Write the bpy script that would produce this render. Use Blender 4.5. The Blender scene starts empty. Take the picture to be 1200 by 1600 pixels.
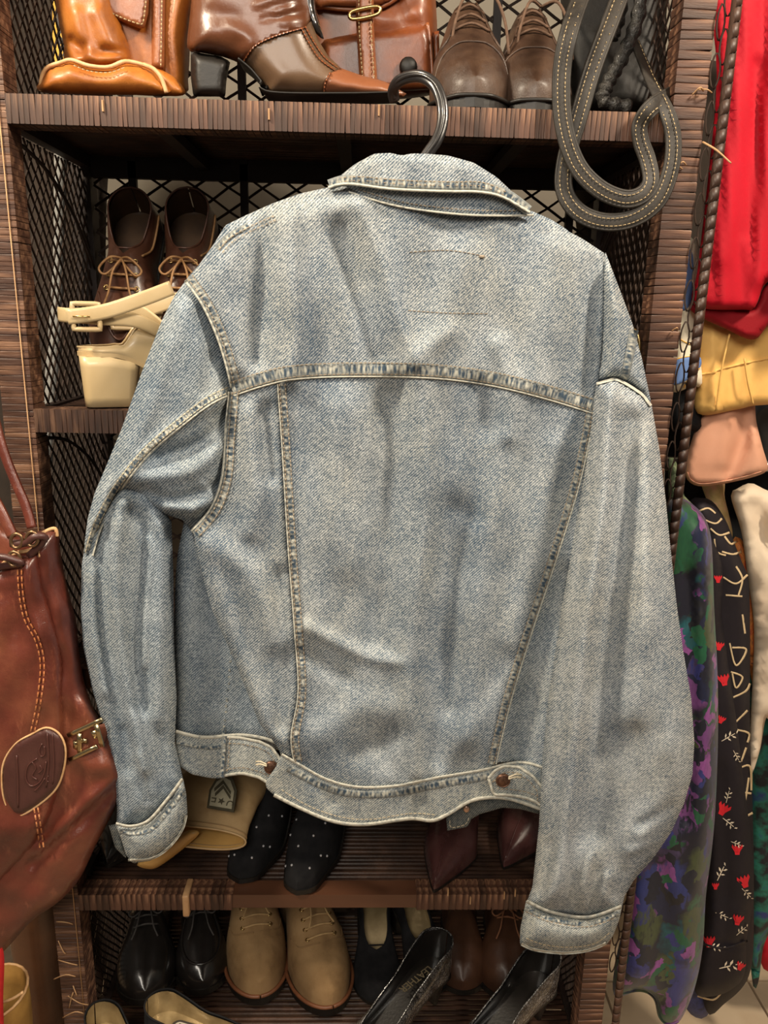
import bpy, bmesh, math, random
import numpy as np
from mathutils import Vector, Matrix, geometry
random.seed(7); rng = np.random.RandomState(5)
S = bpy.context.scene; COL = S.collection

# ------------------------------------------------------------------ camera
PITCH = math.radians(14.3); YAW = math.radians(1.8); ROLL = math.radians(1.25)
CAM = np.array([.025, -.9, 1.45]); FPX = 1200.
fw = np.array([math.sin(YAW)*math.cos(PITCH), math.cos(YAW)*math.cos(PITCH), -math.sin(PITCH)])
r0 = np.cross(fw, [0, 0, 1]); r0 /= np.linalg.norm(r0); u0 = np.cross(r0, fw)
rt = r0*math.cos(ROLL)+u0*math.sin(ROLL); up = u0*math.cos(ROLL)-r0*math.sin(ROLL)
cd = bpy.data.cameras.new('camera'); co = bpy.data.objects.new('camera', cd); COL.objects.link(co)
cd.sensor_fit = 'VERTICAL'; cd.sensor_height = 36; cd.lens = 27; cd.clip_start = .02
co.matrix_world = Matrix(((rt[0], up[0], -fw[0], CAM[0]), (rt[1], up[1], -fw[1], CAM[1]), (rt[2], up[2], -fw[2], CAM[2]), (0, 0, 0, 1)))
S.camera = co
# ------------------------------------------------------------------ world, lamps, exposure
w = bpy.data.worlds.new('world'); S.world = w; w.use_nodes = True
w.node_tree.nodes['Background'].inputs[0].default_value = (1.0, .88, .74, 1)
w.node_tree.nodes['Background'].inputs[1].default_value = .075
def area(name, loc, tgt, size, energy, col):
    l = bpy.data.lights.new(name, 'AREA'); l.shape = 'DISK'; l.size = size; l.energy = energy; l.color = col
    o = bpy.data.objects.new(name, l); COL.objects.link(o); o.location = loc
    o.rotation_euler = (Vector(tgt)-Vector(loc)).to_track_quat('-Z', 'Y').to_euler(); return o
area('ceiling_lamp_left', (-.95, -.62, 2.45), (-.05, 0, 1.2), .22, 22, (1, .86, .66))
area('ceiling_lamp_right', (.95, -.72, 2.45), (.3, 0, 1.2), .22, 20, (1, .86, .68))
area('ceiling_lamp_rear', (-.30, -1.85, 2.45), (0, 0, 1.0), 1.1, 27, (1, .92, .80))
S.view_settings.view_transform = 'Standard'; S.view_settings.look = 'None'
S.view_settings.exposure = .55; S.view_settings.gamma = 1

# ------------------------------------------------------------------ pixel rays -> world points
def Pv(px, Y):
    px = np.asarray(px, float); Y = np.asarray(Y, float)
    d = fw + np.outer((px[:, 0]-600)/FPX, rt) + np.outer((800-px[:, 1])/FPX, up)
    return CAM + d*((Y-CAM[1])/d[:, 1])[:, None]
def P(x, y, Y): return Pv([(x, y)], [Y])[0]
def Pz(x, y, z):
    d = fw + rt*(x-600)/FPX + up*(800-y)/FPX
    return CAM + d*(z-CAM[2])/d[2]

# ------------------------------------------------------------------ materials
def nt(name):
    m = bpy.data.materials.new(name); m.use_nodes = True; t = m.node_tree
    return m, t, t.nodes['Principled BSDF']
def N(t, k, **kw):
    n = t.nodes.new(k)
    for a, b in kw.items():
        if hasattr(n, a): setattr(n, a, b)
    return n
def noise(t, vec, scale, detail=3, rough=.55):
    n = N(t, 'ShaderNodeTexNoise'); n.inputs['Scale'].default_value = scale; n.inputs['Detail'].default_value = detail
    n.inputs['Roughness'].default_value = rough
    if vec: t.links.new(vec, n.inputs['Vector'])
    return n.outputs['Fac']
def ramp(t, fac, stops, interp='LINEAR'):
    r = N(t, 'ShaderNodeValToRGB'); r.color_ramp.interpolation = interp; e = r.color_ramp.elements
    while len(e) < len(stops): e.new(.5)
    for i, (p, c) in enumerate(stops): e[i].position = p; e[i].color = (*c, 1) if len(c) == 3 else c
    t.links.new(fac, r.inputs['Fac']); return r.outputs['Color']
def mth(t, op, a, b=None, clamp=False):
    n = N(t, 'ShaderNodeMath', operation=op); n.use_clamp = clamp
    for i, v in enumerate((a, b)):
        if v is None: continue
        if isinstance(v, (int, float)): n.inputs[i].default_value = v
        else: t.links.new(v, n.inputs[i])
    return n.outputs[0]
def mix(t, fac, a, b, bt='MIX'):
    n = N(t, 'ShaderNodeMix', data_type='RGBA', blend_type=bt)
    for i, v in ((0, fac), (6, a), (7, b)):
        if isinstance(v, tuple): n.inputs[i].default_value = (*v, 1)
        elif isinstance(v, (int, float)): n.inputs[i].default_value = v
        else: t.links.new(v, n.inputs[i])
    return n.outputs[2]
def mapping(t, vec, scale=(1, 1, 1), rot=0):
    n = N(t, 'ShaderNodeMapping'); n.inputs['Scale'].default_value = scale; n.inputs['Rotation'].default_value = (0, 0, rot)
    t.links.new(vec, n.inputs['Vector']); return n.outputs[0]
def bump(t, b, h, strength, dist):
    n = N(t, 'ShaderNodeBump'); n.inputs['Strength'].default_value = strength; n.inputs['Distance'].default_value = dist
    t.links.new(h, n.inputs['Height']); t.links.new(n.outputs[0], b.inputs['Normal'])
def coords(t, kind='Object'):
    return N(t, 'ShaderNodeTexCoord').outputs[kind]
def mat(name, cols, scale=20, rough=.5, bs=0, bd=.001, bstr=.5, metal=0, coat=0, stretch=(1, 1, 1), spec=.5, sheen=0, rand=0):
    """two or three colours mixed by noise, with fine relief"""
    m, t, b = nt(name); v = coords(t)
    v2 = mapping(t, v, stretch)
    n = noise(t, v2, scale, 4)
    k = len(cols)
    if k == 1: c = None; b.inputs['Base Color'].default_value = (*cols[0], 1)
    else:
        c = ramp(t, n, [(.3+.4*i/(k-1), cols[i]) for i in range(k)])
        if rand:
            oi = N(t, 'ShaderNodeObjectInfo').outputs['Random']
            h = N(t, 'ShaderNodeHueSaturation'); t.links.new(c, h.inputs['Color'])
            t.links.new(mth(t, 'ADD', mth(t, 'MULTIPLY', oi, rand), 1-rand/2), h.inputs['Value']); c = h.outputs[0]
        t.links.new(c, b.inputs['Base Color'])
    b.inputs['Roughness'].default_value = rough; b.inputs['Metallic'].default_value = metal
    b.inputs['Coat Weight'].default_value = coat; b.inputs['Specular IOR Level'].default_value = spec
    b.inputs['Sheen Weight'].default_value = sheen
    if bs: bump(t, b, noise(t, v2, bs, 3), bstr, bd)
    return m
def leather(name, cols, rough=.38, cs=14, bs=220, crease=True, coat=.15, scr=0, bstr=.35):
    m, t, b = nt(name); v = coords(t)
    n = noise(t, v, cs, 5, .6)
    c = ramp(t, n, [(.3+.4*i/(len(cols)-1), cols[i]) for i in range(len(cols))])
    h = noise(t, v, bs, 3)
    if crease:
        vo = N(t, 'ShaderNodeTexVoronoi', feature='DISTANCE_TO_EDGE'); vo.inputs['Scale'].default_value = bs*2.2
        nn = N(t, 'ShaderNodeTexNoise'); nn.inputs['Scale'].default_value = 30; t.links.new(v, nn.inputs['Vector'])
        t.links.new(mix(t, .06, v, nn.outputs['Color']), vo.inputs['Vector'])
        h = mth(t, 'ADD', h, mth(t, 'MULTIPLY', mth(t, 'MINIMUM', vo.outputs['Distance'], .12), 1.6))
    big = noise(t, mapping(t, v, (1, 1, .5)), 38, 4, .6)
    h = mth(t, 'ADD', h, mth(t, 'MULTIPLY', big, 3))
    if scr:
        s1 = noise(t, mapping(t, v, (1, 1, .28), .4), 45, 8, .75)
        c = mix(t, mth(t, 'MULTIPLY', ramp(t, s1, [(.56, (0, 0, 0)), (.72, (1, 1, 1))]), scr), c, tuple(min(1, x*2.4+.02) for x in cols[-1]))
    t.links.new(c, b.inputs['Base Color']); bump(t, b, h, bstr, .0007)
    t.links.new(mth(t, 'ADD', mth(t, 'MULTIPLY', n, .25), rough-.1), b.inputs['Roughness'])
    b.inputs['Coat Weight'].default_value = coat; b.inputs['Coat Roughness'].default_value = .25
    return m
def denim(name, dark=(.055, .092, .148), light=(.62, .65, .66), bias=0., seam=False, rot=.95, per=.0024, twc=.50):
    m, t, b = nt(name); uv = coords(t, 'UV')
    big = noise(t, mapping(t, uv, (1, .55, 1)), 11, 3, .5)
    mid = noise(t, mapping(t, uv, (1, .8, 1)), 48, 4, .62)
    fine = noise(t, uv, 620, 2, .6)
    spk = noise(t, uv, 260, 2, .7)
    wv = N(t, 'ShaderNodeTexWave'); wv.inputs['Scale'].default_value = .314/per; wv.inputs['Distortion'].default_value = 1.1
    wv.inputs['Detail'].default_value = 2; wv.inputs['Detail Scale'].default_value = 1.6
    t.links.new(mapping(t, uv, (1, 1, 1), rot), wv.inputs['Vector'])
    f = mth(t, 'ADD', mth(t, 'MULTIPLY', wv.outputs['Fac'], twc), mth(t, 'MULTIPLY', fine, 1.25))
    f = mth(t, 'ADD', f, mth(t, 'MULTIPLY', spk, 1.15))
    f = mth(t, 'ADD', f, mth(t, 'MULTIPLY', mid, .6)); f = mth(t, 'ADD', f, mth(t, 'MULTIPLY', big, .5))
    f = mth(t, 'ADD', f, -1.56-twc*.5+.13+bias)
    if seam:   # u runs along the seam (metres), v across: ladder of bleached puckers between two rows of stitching
        sp = N(t, 'ShaderNodeSeparateXYZ'); t.links.new(uv, sp.inputs[0])
        cu = N(t, 'ShaderNodeCombineXYZ'); t.links.new(sp.outputs[0], cu.inputs[0])
        t.links.new(mth(t, 'MULTIPLY', sp.outputs[1], .15), cu.inputs[1])
        pk = noise(t, mapping(t, cu.outputs[0], (1, .03, 1)), 300, 1, .4)
        mid_v = mth(t, 'SUBTRACT', 1, mth(t, 'MULTIPLY', mth(t, 'ABSOLUTE', mth(t, 'SUBTRACT', sp.outputs[1], .5)), 2.3))
        pk = mth(t, 'MULTIPLY', mth(t, 'SUBTRACT', pk, .50), mth(t, 'MULTIPLY', mth(t, 'MAXIMUM', mid_v, 0), 4.6))
        f = mth(t, 'ADD', f, pk)
    f = mth(t, 'ADD', f, 0, True)
    tint = mix(t, ramp(t, noise(t, mapping(t, uv, (1.3, .5, 1)), 17, 3), [(.38, (0, 0, 0)), (.66, (1, 1, 1))]), light, (light[0]*1.0, light[1]*.955, light[2]*.87))
    dk = mix(t, big, dark, (dark[0]*1.3, dark[1]*1.1, dark[2]*.85))
    c = mix(t, f, dk, tint); t.links.new(c, b.inputs['Base Color'])
    b.inputs['Roughness'].default_value = .92; b.inputs['Specular IOR Level'].default_value = .15
    bump(t, b, mth(t, 'ADD', mth(t, 'ADD', wv.outputs['Fac'], fine), mth(t, 'MULTIPLY', mid, 3)), .5, .0006)
    return m
# ------------------------------------------------------------------ object helpers
def tag(o, label=None, cat=None, group=None, kind=None):
    if label: o['label'] = label
    if cat: o['category'] = cat
    if group: o['group'] = group
    if kind: o['kind'] = kind
    return o
def thing(name, loc, label, cat, group=None):
    o = bpy.data.objects.new(name, None); o.empty_display_size = .03; COL.objects.link(o); o.location = loc
    return tag(o, label, cat, group)
def origin(o):
    v = Vector((0, 0, 0))
    while o: v += Vector(o.location); o = o.parent
    return np.array(v)
def obj(name, V, F, m, parent=None, smooth=True, uv=None, loc=None, midx=None):
    V = np.asarray(V, float)
    off = origin(parent) if parent else np.zeros(3)
    V = V-off
    if loc is None and not parent: loc = (V[:, 0].mean(), V[:, 1].mean(), V[:, 2].min())
    if loc is not None: V = V-np.array(loc)
    me = bpy.data.meshes.new(name); me.from_pydata(V.tolist(), [], [list(map(int, f)) for f in F])
    ms = m if isinstance(m, (list, tuple)) else [m]
    for a in ms: me.materials.append(a)
    if smooth: me.polygons.foreach_set('use_smooth', [True]*len(me.polygons))
    if midx is not None: me.polygons.foreach_set('material_index', midx)
    if uv is not None:
        l = me.uv_layers.new(name='UVMap'); li = np.zeros(len(me.loops), int); me.loops.foreach_get('vertex_index', li)
        l.data.foreach_set('uv', np.asarray(uv, float)[li].ravel())
    me.update()
    o = bpy.data.objects.new(name, me); COL.objects.link(o)
    if loc is not None: o.location = loc
    if parent: o.parent = parent
    return o
def join(*parts):
    V = []; F = []; k = 0
    for v, f in parts:
        V.append(np.asarray(v, float)); F += [[i+k for i in q] for q in f]; k += len(v)
    return np.vstack(V), F
def box(c, s, rot=None):
    v = np.array([(x, y, z) for x in (-.5, .5) for y in (-.5, .5) for z in (-.5, .5)])*np.array(s)
    if rot is not None: v = v@np.array(rot).T
    return v+np.array(c), [(0, 1, 3, 2), (4, 6, 7, 5), (0, 4, 5, 1), (2, 3, 7, 6), (0, 2, 6, 4), (1, 5, 7, 3)]
def bbox_bev(c, s, b=.003, rot=None):
    bm = bmesh.new(); bmesh.ops.create_cube(bm, size=1)
    for v in bm.verts: v.co = Vector((v.co.x*s[0], v.co.y*s[1], v.co.z*s[2]))
    bmesh.ops.bevel(bm, geom=bm.edges[:], offset=b, segments=2, affect='EDGES', profile=.5)
    bm.verts.index_update(); V = np.array([v.co[:] for v in bm.verts]); F = [[v.index for v in f.verts] for f in bm.faces]; bm.free()
    if rot is not None: V = V@np.array(rot).T
    return V+np.array(c), F
def cr(pts, n=6, closed=False):
    """catmull-rom through the points"""
    p = np.asarray(pts, float); m = len(p); out = []
    rngi = range(m if closed else m-1)
    for i in rngi:
        if closed: a, b, c, d = p[(i-1) % m], p[i], p[(i+1) % m], p[(i+2) % m]
        else: a, b, c, d = p[max(i-1, 0)], p[i], p[i+1], p[min(i+2, m-1)]
        for k in range(n):
            t = k/n; out.append(.5*((2*b)+(-a+c)*t+(2*a-5*b+4*c-d)*t*t+(-a+3*b-3*c+d)*t**3))
    if not closed: out.append(p[-1])
    return np.array(out)
def resample(p, step, closed=False):
    p = np.asarray(p, float)
    if closed: p = np.vstack([p, p[:1]])
    d = np.r_[0, np.cumsum(np.linalg.norm(np.diff(p, axis=0), axis=1))]
    n = max(2, int(round(d[-1]/step)))
    s = np.linspace(0, d[-1], n+1); q = np.column_stack([np.interp(s, d, p[:, k]) for k in range(p.shape[1])])
    return q[:-1] if closed else q
def tube(path, r, seg=8, closed=False, flat=None, nrm=None, tw=None):
    """sweep; r scalar or list; flat=(a,b) gives a rounded strap a wide and b thick, nrm = its face normal"""
    p = np.asarray(path, float); n = len(p); R = np.broadcast_to(np.asarray(r, float), (n,))
    T = np.gradient(p, axis=0)
    if closed: T = np.roll(p, -1, 0)-np.roll(p, 1, 0)
    T /= np.linalg.norm(T, axis=1)[:, None]+1e-12
    V = []; last = None
    for i in range(n):
        if nrm is not None: a = np.array(nrm if np.ndim(nrm) == 1 else nrm[i], float)
        elif last is None: a = np.array([0, 0, 1.]) if abs(T[i][2]) < .9 else np.array([1., 0, 0])
        else: a = last
        a = a-T[i]*np.dot(a, T[i]); a /= np.linalg.norm(a)+1e-12; last = a; b = np.cross(T[i], a)
        for k in range(seg):
            an = 2*math.pi*k/seg+math.pi/seg; ca, sa = math.cos(an), math.sin(an)
            if flat:
                cw = math.copysign(abs(ca)**.5, ca); sw = math.copysign(abs(sa)**.5, sa)
                V.append(p[i]+b*cw*flat[0]*R[i]+a*sw*flat[1]*R[i])
            else: V.append(p[i]+R[i]*(b*ca+a*sa))
    F = []
    for i in range(n if closed else n-1):
        j = (i+1) % n
        for k in range(seg): F.append((i*seg+k, i*seg+(k+1) % seg, j*seg+(k+1) % seg, j*seg+k))
    if not closed: F += [tuple(range(seg))[::-1], tuple((n-1)*seg+k for k in range(seg))]
    return np.array(V), F
def loft(rings, cap0=True, cap1=True):
    n = len(rings[0]); V = np.vstack(rings); F = []
    for i in range(len(rings)-1):
        for k in range(n): F.append((i*n+k, i*n+(k+1) % n, (i+1)*n+(k+1) % n, (i+1)*n+k))
    if cap0: F.append(tuple(range(n))[::-1])
    if cap1: F.append(tuple((len(rings)-1)*n+k for k in range(n)))
    return V, F
def ball(c, r, s=(1, 1, 1), n=10, m=6):
    rings = []
    for i in range(1, m):
        a = math.pi*i/m
        rings.append(np.array([(r*s[0]*math.sin(a)*math.cos(2*math.pi*k/n), r*s[1]*math.sin(a)*math.sin(2*math.pi*k/n), r*s[2]*math.cos(a)) for k in range(n)])+np.array(c))
    return loft(rings)
# --- outlines filled with a constrained triangulation, then given relief and thickness
def inside(poly, q):
    x, y = q[:, 0], q[:, 1]; r = np.zeros(len(q), bool); n = len(poly)
    for i in range(n):
        x1, y1 = poly[i]; x2, y2 = poly[(i+1) % n]
        if y1 == y2: continue
        c = ((y1 > y) != (y2 > y)) & (x < (x2-x1)*(y-y1)/(y2-y1)+x1); r ^= c
    return r
def dpl(q, pl, closed=False):
    """distance to polyline, and signed side of the nearest segment"""
    pl = np.asarray(pl, float)
    if closed: pl = np.vstack([pl, pl[:1]])
    best = np.full(len(q), 1e9)
    for a, b in zip(pl[:-1], pl[1:]):
        ab = b-a; L = ab@ab+1e-9
        t = np.clip(((q-a)@ab)/L, 0, 1); best = np.minimum(best, np.hypot(*(q-(a+t[:, None]*ab)).T))
    return best
def region(outline, step, smooth=True):
    o = cr(outline, 6, True) if smooth else np.asarray(outline, float)
    b = resample(o, step, True)
    lo, hi = b.min(0), b.max(0); gx = np.arange(lo[0], hi[0], step); gy = np.arange(lo[1], hi[1], step*.87)
    X, Y = np.meshgrid(gx, gy); X[1::2] += step/2
    g = np.column_stack([X.ravel(), Y.ravel()]); g = g[inside(b, g)]; g = g[dpl(g, b, True) > step*.55]
    pts = np.vstack([b, g]); nb = len(b)
    r = geometry.delaunay_2d_cdt([Vector(p) for p in pts], [(i, (i+1) % nb) for i in range(nb)], [], 1, 1e-5)
    pv = np.array([v[:] for v in r[0]]); tri = [tuple(f) for f in r[2]]
    return pv, tri
def infl(d, R): return np.sqrt(np.clip(1-(1-np.clip(d/R, 0, 1))**2, 0, 1))
def ridges(q, folds):
    h = np.zeros(len(q))
    for f in folds:
        pl, wd, amp = f[:3]; h += amp*np.exp(-(dpl(q, cr(pl, 4))/wd)**2)
    return h
def puff(name, outline, Y0, m, parent=None, front=.02, back=.01, R=25, folds=(), fn=None, step=8, smooth=True, tilt=None, uvrot=0, keep=None, flatback=False):
    """closed soft body: real thickness on both sides of the plane Y0. tilt(q) adds to Y."""
    q, tri = region(outline, step, smooth); o = cr(outline, 6, True) if smooth else np.asarray(outline, float)
    d = dpl(q, o, True) if keep is None else dpl(q, cr(keep, 6))
    s = infl(d, R); Yb = Y0+(tilt(q) if tilt else 0)*np.ones(len(q))
    s2 = infl(dpl(q, o, True), min(R, step*1.2)) if keep is not None else s
    h = front*s + (ridges(q, folds)+(fn(q) if fn else 0))*s2
    A = Pv(q, Yb-h); B = Pv(q, Yb+back*s)
    e = {}
    for a, b, c in tri:
        for x, y in ((a, b), (b, c), (c, a)):
            k = (min(x, y), max(x, y)); e[k] = None if k in e else (x, y)
    n = len(q)
    # orientation: make the front face the camera (-Y)
    a, b, c = tri[0]; flip = np.cross(A[b]-A[a], A[c]-A[a])[1] > 0
    F = [(t[0], t[2], t[1]) if flip else t for t in tri]+[(t[0]+n, t[1]+n, t[2]+n) if flip else (t[0]+n, t[2]+n, t[1]+n) for t in tri]
    for v in e.values():
        if v:
            x, y = v; F.append((x, y, y+n, x+n) if flip else (y, x, x+n, y+n))
    U = Pv(q, np.full(n, Y0)); uv = np.column_stack([U[:, 0], U[:, 2]])
    if uvrot: c, s_ = math.cos(uvrot), math.sin(uvrot); uv = uv@np.array([[c, -s_], [s_, c]])
    return obj(name, np.vstack([A, B]), F, m, parent, uv=np.vstack([uv, uv]))
def panel(name, outline, Hf, m, parent, th=.0022, step=6, smooth=True, uvrot=0, edge=0):
    """cloth panel lying on the surface Y = -Hf(q) with thickness th and a rolled edge"""
    q, tri = region(outline, step, smooth); H = Hf(q)
    if edge: o = cr(outline, 6, True) if smooth else np.asarray(outline, float); H = H-edge*(1-infl(dpl(q, o, True), step*1.3))
    A = Pv(q, -H); B = Pv(q, -H+th); n = len(q); e = {}
    for a, b, c in tri:
        for x, y in ((a, b), (b, c), (c, a)):
            k = (min(x, y), max(x, y)); e[k] = None if k in e else (x, y)
    a, b, c = tri[0]; flip = np.cross(A[b]-A[a], A[c]-A[a])[1] > 0
    F = [(t[0], t[2], t[1]) if flip else t for t in tri]+[(t[0]+n, t[1]+n, t[2]+n) if flip else (t[0]+n, t[2]+n, t[1]+n) for t in tri]
    for v in e.values():
        if v:
            x, y = v; F.append((x, y, y+n, x+n) if flip else (y, x, x+n, y+n))
    U = Pv(q, np.full(n, -.08)); uv = np.column_stack([U[:, 0], U[:, 2]])
    if uvrot: c, s_ = math.cos(uvrot), math.sin(uvrot); uv = uv@np.array([[c, -s_], [s_, c]])
    return obj(name, np.vstack([A, B]), F, m, parent, uv=np.vstack([uv, uv]))
def offpl(p, off):
    T = np.gradient(p, axis=0); T /= np.linalg.norm(T, axis=1)[:, None]+1e-9
    return p+np.column_stack([-T[:, 1], T[:, 0]])*np.asarray(off)[..., None] if np.ndim(off) else p+np.column_stack([-T[:, 1], T[:, 0]])*off
def strip(name, pl, wd, Hf, m, parent, rise=.0016, pucker=.0007, step=2.5, nx=6, lift=0):
    """raised band of cloth along a seam"""
    p = resample(cr(pl, 8), step); n = len(p); ws = np.linspace(-1, 1, nx+1); V = []; uv = []
    ph = np.cumsum(rng.rand(n)*1.6+.5)
    s = np.arange(n)*step*.00075
    for k, x in enumerate(ws):
        q = offpl(p, x*wd/2); prof = rise*(1-abs(x)**4)+(-.002 if abs(x) > .99 else 0)
        h = Hf(q)+lift+prof+pucker*np.sin(ph)*(1-x*x); V.append(Pv(q, -h)); uv.append(np.column_stack([s, np.full(n, k/nx)]))
    V = np.vstack(V); uv = np.vstack(uv); F = []
    for k in range(nx):
        for i in range(n-1): F.append((k*n+i, k*n+i+1, (k+1)*n+i+1, (k+1)*n+i))
    return obj(name, V, F, m, parent, uv=uv)
def stitches(name, pl, Hf, m, parent, offs=(0,), dash=5.5, gap=2.2, wd=1.3, rise=.0022):
    parts = []
    for off in offs:
        p = resample(cr(pl, 8), 1.); p = offpl(p, off); i = 0; d = int(dash); g = max(1, int(gap))
        while i+d < len(p):
            a, b = p[i], p[i+d]; t = (b-a)/(np.linalg.norm(b-a)+1e-9); nn = np.array([-t[1], t[0]])*wd/2
            q = np.array([a-nn, a+nn, (a+b)/2+nn*1.2, b+nn, b-nn, (a+b)/2-nn*1.2]); h = Hf(q)+rise*np.array([.8, .8, 1.15, .8, .8, 1.15])
            A = Pv(q, -h); B = Pv(q, -h+.0006); v = np.vstack([A, B])
            parts.append((v, [(0, 1, 2, 5), (5, 2, 3, 4), (6, 11, 8, 7), (11, 10, 9, 8), (0, 6, 7, 1), (3, 9, 10, 4), (1, 7, 8, 2), (2, 8, 9, 3), (4, 10, 11, 5), (5, 11, 6, 0)]))
            i += d+g
    V, F = join(*parts); o = obj(name, V, F, m, parent, smooth=False); o['kind'] = 'stuff'; return o
def text(name, s, size, M4, m, parent, ext=.0004):
    cu = bpy.data.curves.new(name, 'FONT'); cu.body = s; cu.size = size; cu.extrude = ext; cu.align_x = 'CENTER'; cu.align_y = 'CENTER'; cu.resolution_u = 3
    t = bpy.data.objects.new(name, cu); COL.objects.link(t); bpy.context.view_layer.update()
    me = bpy.data.meshes.new_from_object(t); bpy.data.objects.remove(t)
    V = np.array([list(M4@v.co) for v in me.vertices]); F = [list(p.vertices) for p in me.polygons]
    return obj(name, V, F, m, parent, smooth=False)
# ================================================================== THE SETTING
tile_m = mat('floor_tile_mat', [(.62, .46, .30), (.70, .55, .38), (.58, .44, .30)], 6, .35, 60, .0006, .3)
grout_m = mat('grout_mat', [(.28, .20, .13), (.34, .25, .17)], 40, .9)
wall_m = mat('wall_mat', [(.20, .175, .14), (.25, .22, .175)], 5, .8, 90, .0008, .3)
ceil_m = mat('ceiling_mat', [(.70, .64, .56), (.74, .68, .60)], 4, .85)
V, F = box((.1, -.7, -.02), (5, 3.2, .04)); tag(obj('floor', V, F, grout_m, smooth=False), kind='structure')
flo = bpy.data.objects['floor']
tm = None
for ix in range(5):
    for iy in range(3):
        x = .08+ix*.335; y = .0+iy*.335
        if tm is None:
            V, F = bbox_bev((x, y, .004), (.33, .33, .008), .0015); tm = obj('floor_tile', V, F, tile_m, flo, smooth=False, loc=(x-origin(flo)[0], y-origin(flo)[1], .004-origin(flo)[2])); bx0 = x; by0 = y
        else:
            t = tm.copy(); COL.objects.link(t); t.parent = flo; t.location = tm.location+Vector((x-bx0, y-by0, 0))
V, F = box((.1, .92, 1.3), (5, .04, 2.6)); tag(obj('wall_back', V, F, wall_m, smooth=False), kind='structure')
V, F = box((.1, -.7, 2.62), (5, 3.2, .04)); tag(obj('ceiling', V, F, ceil_m, smooth=False), kind='structure')

# ================================================================== WICKER SHELF UNIT
reed_m = mat('reed_mat', [(.020, .009, .006), (.038, .017, .010), (.07, .033, .020)], 26, .5, 300, .0006, .7, coat=.0, stretch=(1, 1, .12), rand=.7)
reedv_m = mat('reed_upright_wrap_mat', [(.032, .012, .007), (.085, .037, .021), (.25, .13, .075)], 90, .58, 260, .0008, .9, coat=0, stretch=(.12, 1, 1), rand=.7)
reedh_m = mat('reed_shelf_wrap_mat', [(.026, .010, .006), (.075, .032, .018), (.24, .125, .070)], 110, .58, 260, .0008, .9, coat=0, stretch=(1, 1, .12), rand=.9)
core_m = mat('cane_core_mat', [(.012, .006, .004), (.022, .010, .007)], 20, .6, 150, .0005, .4)
lat_m = mat('lattice_mat', [(.014, .008, .006), (.034, .018, .011)], 60, .7, 200, .0004, .5, coat=0, spec=.25)
bare_m = mat('bare_rail_mat', [(.065, .024, .012), (.10, .040, .020), (.05, .019, .010)], 9, .45, 90, .0006, .5, stretch=(.25, 1, 1), coat=.2)
torn_m = mat('torn_reed_mat', [(.34, .18, .08), (.50, .30, .15)], 60, .6, 200, .0004, .5)
unit = thing('wicker_shelf_unit', (0, .14, 0), 'tall dark brown wicker shelf unit with reed-wrapped posts and lattice sides, full of shoes', 'shelf unit')
XI, XO, D = .356, .389, .285
posts = {}
for nm, sx in (('r', 1), ('l', -1)):
    for yy in (.017, D-.012):
        V, F = box((sx*(XI+XO)/2, yy, 1.03), (XO-XI-.004, .028, 2.06)); o = obj('post', V, F, core_m, unit, smooth=False)
        if yy < .1: posts[nm] = o
def wrap_v(h, seed):      # one turn of reed round an upright, slightly domed
    r = random.Random(seed); rings = []
    W, Dp = (XO-XI)/2+.0006, .0165
    for z, k in ((-h/2, 0), (-h*.42, .0006), (h*.40, .0007), (h/2, 0)):
        a = r.uniform(-.0005, .0005); rings.append(np.array([(-W-k, -Dp-k, z+a), (W+k, -Dp-k, z-a), (W+k, Dp, z-a), (-W-k, Dp, z+a)]))
    return loft(rings, False, False)
wm = []
for i in range(6):
    V, F = wrap_v(.0094, i); me_o = obj('wrap_strand', V, F, reedv_m, None, smooth=False, loc=(0, 0, 0)); wm.append(me_o.data); bpy.data.objects.remove(me_o)
def inst(me, name, parent, wloc, sc=(1, 1, 1), rot=(0, 0, 0)):
    o = bpy.data.objects.new(name, me); COL.objects.link(o); o.parent = parent
    o.location = Vector(wloc)-Vector(origin(parent)); o.scale = sc; o.rotation_euler = rot; return o
z = .42; cx = (XI+XO)/2
while z < 1.80:
    h = random.choice((.0075, .009, .0105, .0125, .0085)); 
    inst(random.choice(wm), 'wrap_strand', posts['r'], (cx, .017, z+h/2), (1, 1, h/.0096), (0, random.uniform(-.04, .04), 0)); z += h
lo = []
for z0, z1 in ((.04, .42), (z, 2.05)):
    zz = z0
    while zz < z1: h = random.uniform(.008, .012); V, F = wrap_v(h*.98, int(zz*1e4)); lo.append((V+np.array((cx, .017, zz+h/2)), F)); zz += h
V, F = join(*lo); tag(obj('wrap_strands', V, F, reedv_m, posts['r'], smooth=False), kind='stuff')
# left upright: the turns are narrower and joined into one part
z = .04; ps = []
while z < 2.05:
    h = random.uniform(.004, .0085); V, F = wrap_v(h*.97, int(z*1e4)); ps.append((V+np.array((-cx, .017, z+h/2)), F)); z += h
V, F = join(*ps); tag(obj('wrap_strands', V, F, reedv_m, posts['l'], smooth=False), kind='stuff')
V, F = tube([(-XI-.004, -.0016, .3), (-XI-.005, -.0016, 1.0), (-XI-.006, -.0016, 1.86)], .0007, 6); obj('binding_cane', V, F, torn_m, posts['l'])
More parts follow.
